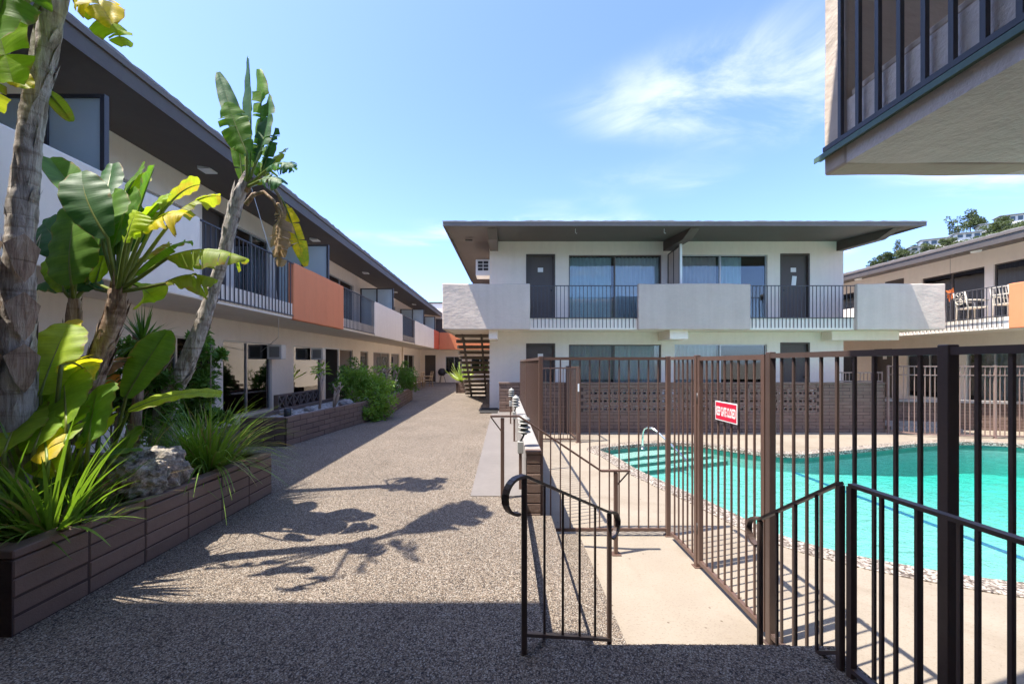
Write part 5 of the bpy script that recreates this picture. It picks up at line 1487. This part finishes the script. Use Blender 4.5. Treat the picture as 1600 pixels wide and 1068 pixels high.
for i in range(420):
    x = rn.uniform(-3.6, -2.74); y = rn.uniform(2.3, 4.45); a = rn.uniform(0, 6.3); L = rn.uniform(.03, .12); z = .379+rn.uniform(0, .03)
    rl.cur = 0; d = Vector((math.cos(a), math.sin(a), rn.uniform(-.1, .35)))*L; s_ = Vector((-math.sin(a), math.cos(a), 0))*rn.uniform(.004, .018); p = Vector((x, y, z))
    rl.add([p, p+d*.5+s_, p+d, p+d*.5-s_], [(0,1,2,3)])
tag(rl.build('leaf_litter', M['grass_dry']), 'dry leaf litter scattered over the planter soil', 'leaf litter', kind='stuff')

def leaves_in(mb, c, r, n, size, rn, asp=.45, hollow=.35):
    """folded leaf pairs through an ellipsoid"""
    for i in range(n):
        while True:
            q = Vector((rn.uniform(-1, 1), rn.uniform(-1, 1), rn.uniform(-1, 1)))
            if hollow*rn.random() < q.length < 1: break
        p = Vector(c) + Vector((q.x*r[0], q.y*r[1], q.z*r[2]))
        d = (q*.8 + Vector((rn.uniform(-1, 1), rn.uniform(-1, 1), rn.uniform(-.4, 1)))).normalized()
        n_ = Vector((rn.uniform(-1, 1), rn.uniform(-1, 1), rn.uniform(.2, 1.5))); s_ = d.cross(n_).normalized(); up = s_.cross(d)
        L = size*rn.uniform(.6, 1.3); w = L*asp/2
        mb.add([p, p+d*L*.45+s_*w+up*w*.4, p+d*L-up*L*.12, p+d*L*.45-s_*w+up*w*.4, p+d*L*.5], [(0,1,4), (1,2,4), (2,3,4), (3,0,4)])
def shrub(name, label, base, blobs, n, size, mat, seed, stems=6, group=None, cat='shrub', asp=.45, stemr=.012, flowers=0):
    rn = random.Random(seed); t = thing(name, label, cat, base, group); mb = MB()
    vol = sum(b[1][0]*b[1][1]*b[1][2] for b in blobs)
    for (c, r) in blobs:
        k = int(n*r[0]*r[1]*r[2]/vol); sub = max(4, k//60)
        for j in range(sub):
            q = Vector((rn.gauss(0, .5), rn.gauss(0, .5), rn.gauss(0, .5)))
            if q.length > .95: q *= .95/q.length
            cc = Vector(c) + Vector((q.x*r[0], q.y*r[1], q.z*r[2])); f = rn.uniform(.22, .42)
            leaves_in(mb, cc, (r[0]*f, r[1]*f, r[2]*f), k//sub, size, rn, asp)
    if flowers:
        mb.cur = 1
        for i in range(flowers):
            c, r = rn.choice(blobs); a = rn.uniform(0, 6.28); p = Vector(c)+Vector((math.cos(a)*r[0]*.9, -abs(math.sin(a))*r[1]*.9, rn.uniform(-.2, .9)*r[2]))
            leaves_in(mb, p, (.05, .05, .05), 6, .05, rn, .8)
    mb.build('foliage', [M[mat], M['white_flower']], t)
    mb = MB()
    for i in range(stems):
        c, r = blobs[i % len(blobs)]; e = Vector(c) + Vector((rn.uniform(-.6, .6)*r[0], rn.uniform(-.6, .6)*r[1], rn.uniform(-.1, .6)*r[2])); b = Vector(base)+Vector((rn.uniform(-.06, .06), rn.uniform(-.06, .06), 0))
        mb.tube([b, b.lerp(e, .5)+Vector((rn.uniform(-.05, .05), rn.uniform(-.05, .05), .06)), e], [stemr, stemr*.8, stemr*.3], 6)
    mb.build('stems', M['twig'], t)
    return t
def P_(x, y, d): return tuple(at(x, y, d))
shrub('leafy_shrub', 'dense green shrub behind the leaning trunk, past the planter end', (-3.55, 4.95, 0),
      [(P_(326, 545, 4.95), (.20, .16, .20)), (P_(322, 600, 4.95), (.22, .14, .28)), (P_(296, 640, 4.95), (.22, .14, .26)), (P_(335, 655, 4.95), (.14, .14, .22)), (P_(300, 525, 5.0), (.15, .12, .12))], 2600, .075, 'shrub_leaf', 21, 8)
shrub('leafy_shrub', 'shadowed shrub behind the rosette plant', (-4.0, 4.2, .38),
      [(P_(190, 600, 4.3), (.26, .14, .4)), (P_(228, 645, 4.3), (.32, .14, .35)), (P_(250, 575, 4.35), (.2, .12, .25))], 2000, .09, 'shrub_leaf', 22, 8)
palm = thing('spiky_palm', 'spiky fan of narrow dark leaves behind the rosette plant', 'palm', (-3.8, 4.0, .38))
mb = MB(); hub = at(222, 535, 4.05); mb.tube([(-3.75, 4.1, .36), (-3.66, 4.07, .9), hub], [.05, .045, .04], 9); mb.build('trunk', M['bark_brown'], palm)
mb = MB(); rn = random.Random(8)
for i in range(110):
    a = rn.uniform(0, 6.283); el = rn.uniform(-.5, 1.45); d = Vector((math.cos(a)*math.cos(el), math.sin(a)*math.cos(el), math.sin(el))); L = rn.uniform(.28, .46); s_ = d.cross(Vector((.3, .2, 1))).normalized()*.011
    g1 = hub + d*L*.55 + Vector((0, 0, -.02)); g2 = hub + d*L + Vector((0, 0, -.09*math.cos(el)))
    mb.add([hub-s_*.5, hub+s_*.5, g1+s_, g1-s_, g2], [(0,1,2,3), (3,2,4)])
mb.build('fronds', M['shrub_leaf'], palm)

# boulder on the planter edge
bm = bmesh.new(); bmesh.ops.create_icosphere(bm, subdivisions=6, radius=1)
for v in bm.verts:
    q = v.co.normalized()
    r = 1 + .22*noise.noise(q*1.7+Vector((3, 1, 2))) + .14*noise.noise(q*4.1) + .07*noise.noise(q*9.3) + .045*noise.noise(q*19) - .10*abs(noise.noise(q*5.2+Vector((9, 2, 4))))
    p = Vector((q.x*.30, q.y*.25, q.z*.25))*r
    p.z += p.x*.06; v.co = p
for f in bm.faces: f.smooth = True
me = bpy.data.meshes.new('boulder'); bm.to_mesh(me); bm.free(); me.materials.append(M['rock'])
o_ = link('boulder', me, None, Matrix.Translation((-2.88, 3.22, .555)) @ Matrix.Rotation(R(58), 4, 'Z')); tag(o_, 'pitted grey and tan boulder resting on the planter edge', 'boulder')

# ---- far planter planting
FP = 'shrubs in the far planter'
shrub('leafy_shrub', 'big trailing green bush spilling over the far planter wall', (-3.6, 10.9, .45),
      [(P_(585, 605, 10.8), (.50, .5, .45)), (P_(560, 600, 10.9), (.45, .5, .50)), (P_(590, 635, 10.5), (.36, .35, .48)), (P_(575, 645, 10.2), (.30, .25, .30)), (P_(600, 625, 10.9), (.32, .35, .36))], 6500, .085, 'shrub_bright', 23, 12, FP, flowers=0)
shrub('leafy_shrub', 'dark twiggy bush in front of the brown doorway', (-4.3, 11.6, .45), [(P_(548, 600, 11.8), (.45, .5, .45)), (P_(535, 610, 11.8), (.35, .4, .35)), (P_(552, 585, 12), (.3, .4, .45))], 3000, .08, 'shrub_leaf', 24, 10, FP)
shrub('leafy_shrub', 'white flowering bush behind the trailing bush', (-3.9, 12.6, .45), [(P_(600, 600, 12.8), (.4, .4, .3)), (P_(608, 608, 12.6), (.35, .35, .25))], 1500, .08, 'shrub_leaf', 25, 8, FP, flowers=16)
shrub('leafy_shrub', 'dark green shrub at the far end of the far planter', (-4.0, 15.3, .45), [(P_(628, 590, 15.4), (.5, .4, .45)), (P_(640, 598, 15.6), (.35, .4, .3)), (P_(632, 580, 15.6), (.35, .4, .35))], 2200, .10, 'shrub_leaf', 26, 8, FP)
shrub('leafy_shrub', 'low dark shrub beside the far patio chairs', (-4.8, 19.5, 0), [((-4.8, 19.5, .6), (.45, .5, .5)), ((-5.0, 20.4, .45), (.4, .4, .4))], 1600, .10, 'shrub_leaf', 27, 8)
def frangipani(label, base, n, hgt, seed, leafy, group=None):
    rn = random.Random(seed); t = thing('frangipani', label, 'plant', base, group); b = Vector(base); tips = []
    for i in range(n):
        a = rn.uniform(0, 6.28); e = b + Vector((math.cos(a)*rn.uniform(.1, .32), math.sin(a)*rn.uniform(.1, .3), hgt*rn.uniform(.75, 1)))
        m_ = b.lerp(e, .5) + Vector((rn.uniform(-.05, .05), rn.uniform(-.05, .05), 0))
        mb = MB(); mb.tube([b, m_, e], [.03, .026, .02], 7)
        for s_ in (-1, 1):
            e2 = e + Vector((rn.uniform(-.12, .12), rn.uniform(-.12, .12), rn.uniform(.08, .16))); mb.tube([e, e2], [.019, .014], 7); tips.append(e2)
        mb.build('branch', M['twig'], t)
    mb = MB()
    for e in tips:
        if rn.random() < leafy: leaves_in(mb, e+Vector((0, 0, .03)), (.09, .09, .07), 12, .16, rn, .3)
    mb.build('foliage', M['shrub_bright'], t)
frangipani('slender frangipani with one bright leafy tuft in the far planter', (-4.15, 9.2, .42), 2, .85, 3, 1.0)
frangipani('bare pinkish branching frangipani leaning beside the leafy one', (-3.95, 9.5, .42), 4, .45, 4, .0)
frangipani('bare stemmed frangipani past the trailing bush', (-3.7, 13.2, .45), 8, .75, 5, .25)
rn = random.Random(3)
for i, (x, y, s, lab) in enumerate(((-3.85, 9.95, .13, 'pale stone beside the frangipani in the far planter'), (-3.55, 12.7, .10, 'pale stone on the gravel past the trailing bush'),
                                    (-4.33, 8.15, .11, 'pale stone by the can light'), (-4.2, 8.8, .08, 'small pale stone in front of the frangipani'))):
    bm = bmesh.new(); bmesh.ops.create_icosphere(bm, subdivisions=3, radius=1)
    for v in bm.verts:
        q = v.co.normalized(); v.co = Vector((q.x*s*1.3, q.y*s, q.z*s*.75))*(1+.25*noise.noise(q*2+Vector((i*3, 0, 0)))+.1*noise.noise(q*6))
    me = bpy.data.meshes.new('stone'); bm.to_mesh(me); bm.free(); me.materials.append(M['cap'])
    tag(link('stone', me, None, Matrix.Translation((x, y, .43+s*.45))), lab, 'stone', 'pale stones in the far planter')
# agave in its brick box by the stairs
ab = thing('brick_planter', 'small square brick planter holding the agave by the staircase', 'planter', (-2.0, 20.2, 0))
for A, B in (((-2.35, 19.9), (-1.65, 19.9)), ((-1.65, 19.9), (-1.65, 20.6)), ((-1.65, 20.6), (-2.35, 20.6)), ((-2.35, 20.6), (-2.35, 19.9))):
    core_run(ab, A, B, 0, .49, .1); brick_run(ab, A, B, 0, 5, .1, H=.1)
mb = MB(); mb.box(-2.26, -1.74, 19.99, 20.51, 0, .44); mb.build('soil', M['soil'], ab)
ag = thing('agave', 'bright spiky agave in the small brick planter', 'plant', (-2.0, 20.25, .45))
rn = random.Random(9); am = MB()
for k in range(7):
    f = k/6; w = .055*(math.sin(math.pi*(f*.8+.2))**.7)*(1-f**4); am.v += [(-w, f*.62, .14*f*f+.03), (0, f*.62, .14*f*f), (w, f*.62, .14*f*f+.03)]
    if k:
        q = 3*k
        for a, b in ((0, 1), (1, 2)): am.quad(q-3+a, q-3+b, q+b, q+a, smooth=True)
ame = am.mesh('leaf', M['agave_leaf'])
for i in range(34):
    el = R(8+72*(i/34)); link('leaf', ame, ag, Matrix.Translation((-2.05, 20.25, .5)) @ Matrix.Rotation(i*2.4, 4, 'Z') @ Matrix.Rotation(el, 4, 'X') @ Matrix.Scale(rn.uniform(.85, 1.15)*1.5, 4))
shrub('leafy_shrub', 'dark foliage at the gap between the middle block and the right wing', (11.9, 16.5, 0), [((12.0, 16.5, .9), (.5, .5, .8)), ((12.2, 16.9, 1.7), (.4, .4, .6))], 1500, .13, 'shrub_leaf', 28, 8)

# ---------------------------------------------------------------- hillside with houses beyond the right wing
HA = 113
def hill_h(x, y):
    r = math.hypot(x-430, (y-330)*.9); h = HA*math.exp(-(r/205)**2) + 5*noise.noise(Vector((x*.02, y*.02, 0)))
    return h - 2
hm = MB(); nx, ny = 60, 50
for j in range(ny+1):
    for i in range(nx+1):
        x = 60+i*14; y = 90+j*14; e = min(i, nx-i, j, ny-j)
        hm.v.append((x, y, -1 + max(0, hill_h(x, y))*min(1, e/3)))
for j in range(ny):
    for i in range(nx):
        q = j*(nx+1)+i; hm.quad(q, q+1, q+nx+2, q+nx+1, smooth=True)
structure(hm.build('hill', M['hill_earth']))
def ridge(px, y_hint=None):
    """skyline point of the hill in the direction of photo column px"""
    best = None
    for k in range(60, 620, 4):
        x = (px-788)*k/640
        e = (hill_h(x, k) - EYE)/k
        if best is None or e > best[0]: best = (e, x, k)
    return best
sc = MB(); rn = random.Random(77)
for i in range(900):
    px = rn.uniform(1340, 1660); e, x, y = ridge(px); y2 = y-rn.uniform(-2, 45)*rn.random(); x2 = x*y2/y
    leaves_in(sc, (x2, y2, hill_h(x2, y2)-.3), (2.4, 2.0, 1.5), 14, 1.3, rn, .8)
tag(sc.build('hillside_scrub', M['far_tree']), 'low green scrub covering the far hillside', 'scrub', kind='stuff')
HG = 'houses on the far hillside'
def hill_house(label, px, w, h, dep, back, ang, seed):
    e, x, y = ridge(px); y2 = y-back; x2 = x*y2/y; z = hill_h(x2, y2)
    t = thing('hillside_house', label, 'house', (x2, y2, z), HG)
    W = Matrix.Translation((x2, y2, z-1.5)) @ Matrix.Rotation(R(ang), 4, 'Z')
    mb = MB(); mb.box(-w/2, w/2, -dep/2, dep/2, 0, h+1.5); mb.build('wall', M['house_wall'], t, W)
    mb = MB(); mb.add([(-w/2-1.2, -dep/2-1.5, h+1.4), (w/2+1.2, -dep/2-1.5, h+1.4), (w/2+1.2, dep/2+1, h+1.9), (-w/2-1.2, dep/2+1, h+1.9), (-w/2-1.2, -dep/2-1.5, h+1.9), (w/2+1.2, -dep/2-1.5, h+1.9), (w/2, dep/2+1, h+3), (-w/2, dep/2+1, h+3)],
           [(0,3,2,1), (4,5,6,7), (0,1,5,4), (1,2,6,5), (2,3,7,6), (3,0,4,7)]); mb.build('roof', M['house_roof'], t, W)
    k = max(2, int(w/4))
    for i in range(k):
        a = -w/2 + w*(i+.18)/k; mb = MB(); mb.box(a, a+w/k*.64, -dep/2-.12, -dep/2+.05, 1.5+h*.3, 1.5+h*.82); mb.build('window', M['house_glass'], t, W)
hill_house('white hillside house with wide dark roof, lowest on the slope', 1462, 19, 5.5, 10, 10, -30, 1)
hill_house('pale hillside house half hidden by trees in the middle of the slope', 1508, 14, 4.5, 9, 14, -25, 2)
hill_house('white hillside house near the top of the slope', 1545, 12, 5, 9, 6, -30, 3)
hill_house('blue grey roofed hillside house highest at the photo edge', 1588, 20, 6, 10, 4, -28, 4)
hill_house('small pale hillside house below the wide roofed one', 1432, 10, 4, 8, 8, -25, 5)
def hill_tree(label, px, hgt, r, seed, back=0, flat=1.0):
    rn = random.Random(seed); e, x, y = ridge(px); y2 = y-back; x2 = x*y2/y; z = hill_h(x2, y2)-1
    t = thing('hillside_tree', label, 'tree', (x2, y2, z), 'trees on the far hillside')
    mb = MB(); mb.tube([(x2, y2, z), (x2+.3, y2, z+hgt*.8)], [.5, .15], 6); mb.build('trunk', M['twig'], t)
    mb = MB()
    for k in range(14):
        c = Vector((x2+rn.gauss(0, .45)*r, y2+rn.gauss(0, .45)*r, z+hgt*(.62+rn.uniform(-.3, .34)*flat))); leaves_in(mb, c, (r*.42, r*.42, hgt*.13), 70, r*.26, rn, .7)
    mb.build('crown', M['far_tree'], t)
for i, (px, h, r, bk, lab) in enumerate(((1366, 7, 4.5, 4, 'round dark hillside tree farthest left on the ridge'), (1378, 10, 4.5, 6, 'second hillside tree from the left on the ridge'), (1390, 9, 4.5, 4, 'third hillside tree from the left on the ridge'),
        (1401, 16, 4.0, 6, 'tall dark hillside tree standing above the left group'), (1412, 8, 4.5, 10, 'low hillside tree between the tall tree and the small pale house'), (1424, 8, 4, 4, 'hillside tree just left of the small pale house'),
        (1446, 8, 4, 16, 'hillside tree between the small pale house and the wide roofed house'), (1478, 7, 4, 22, 'hillside tree in front of the wide roofed house'), (1496, 20, 4.5, 5, 'tall sparse hillside tree left of the pale middle house'),
        (1516, 22, 6, 2, 'tall wide hillside tree behind the pale middle house'), (1530, 14, 5, 3, 'hillside tree between the two upper white houses'), (1566, 9, 5, 8, 'round hillside tree left of the highest house'), (1556, 7, 5, 18, 'low hillside tree below the house near the top'))):
    hill_tree(lab, px, h, r, 200+i, bk)
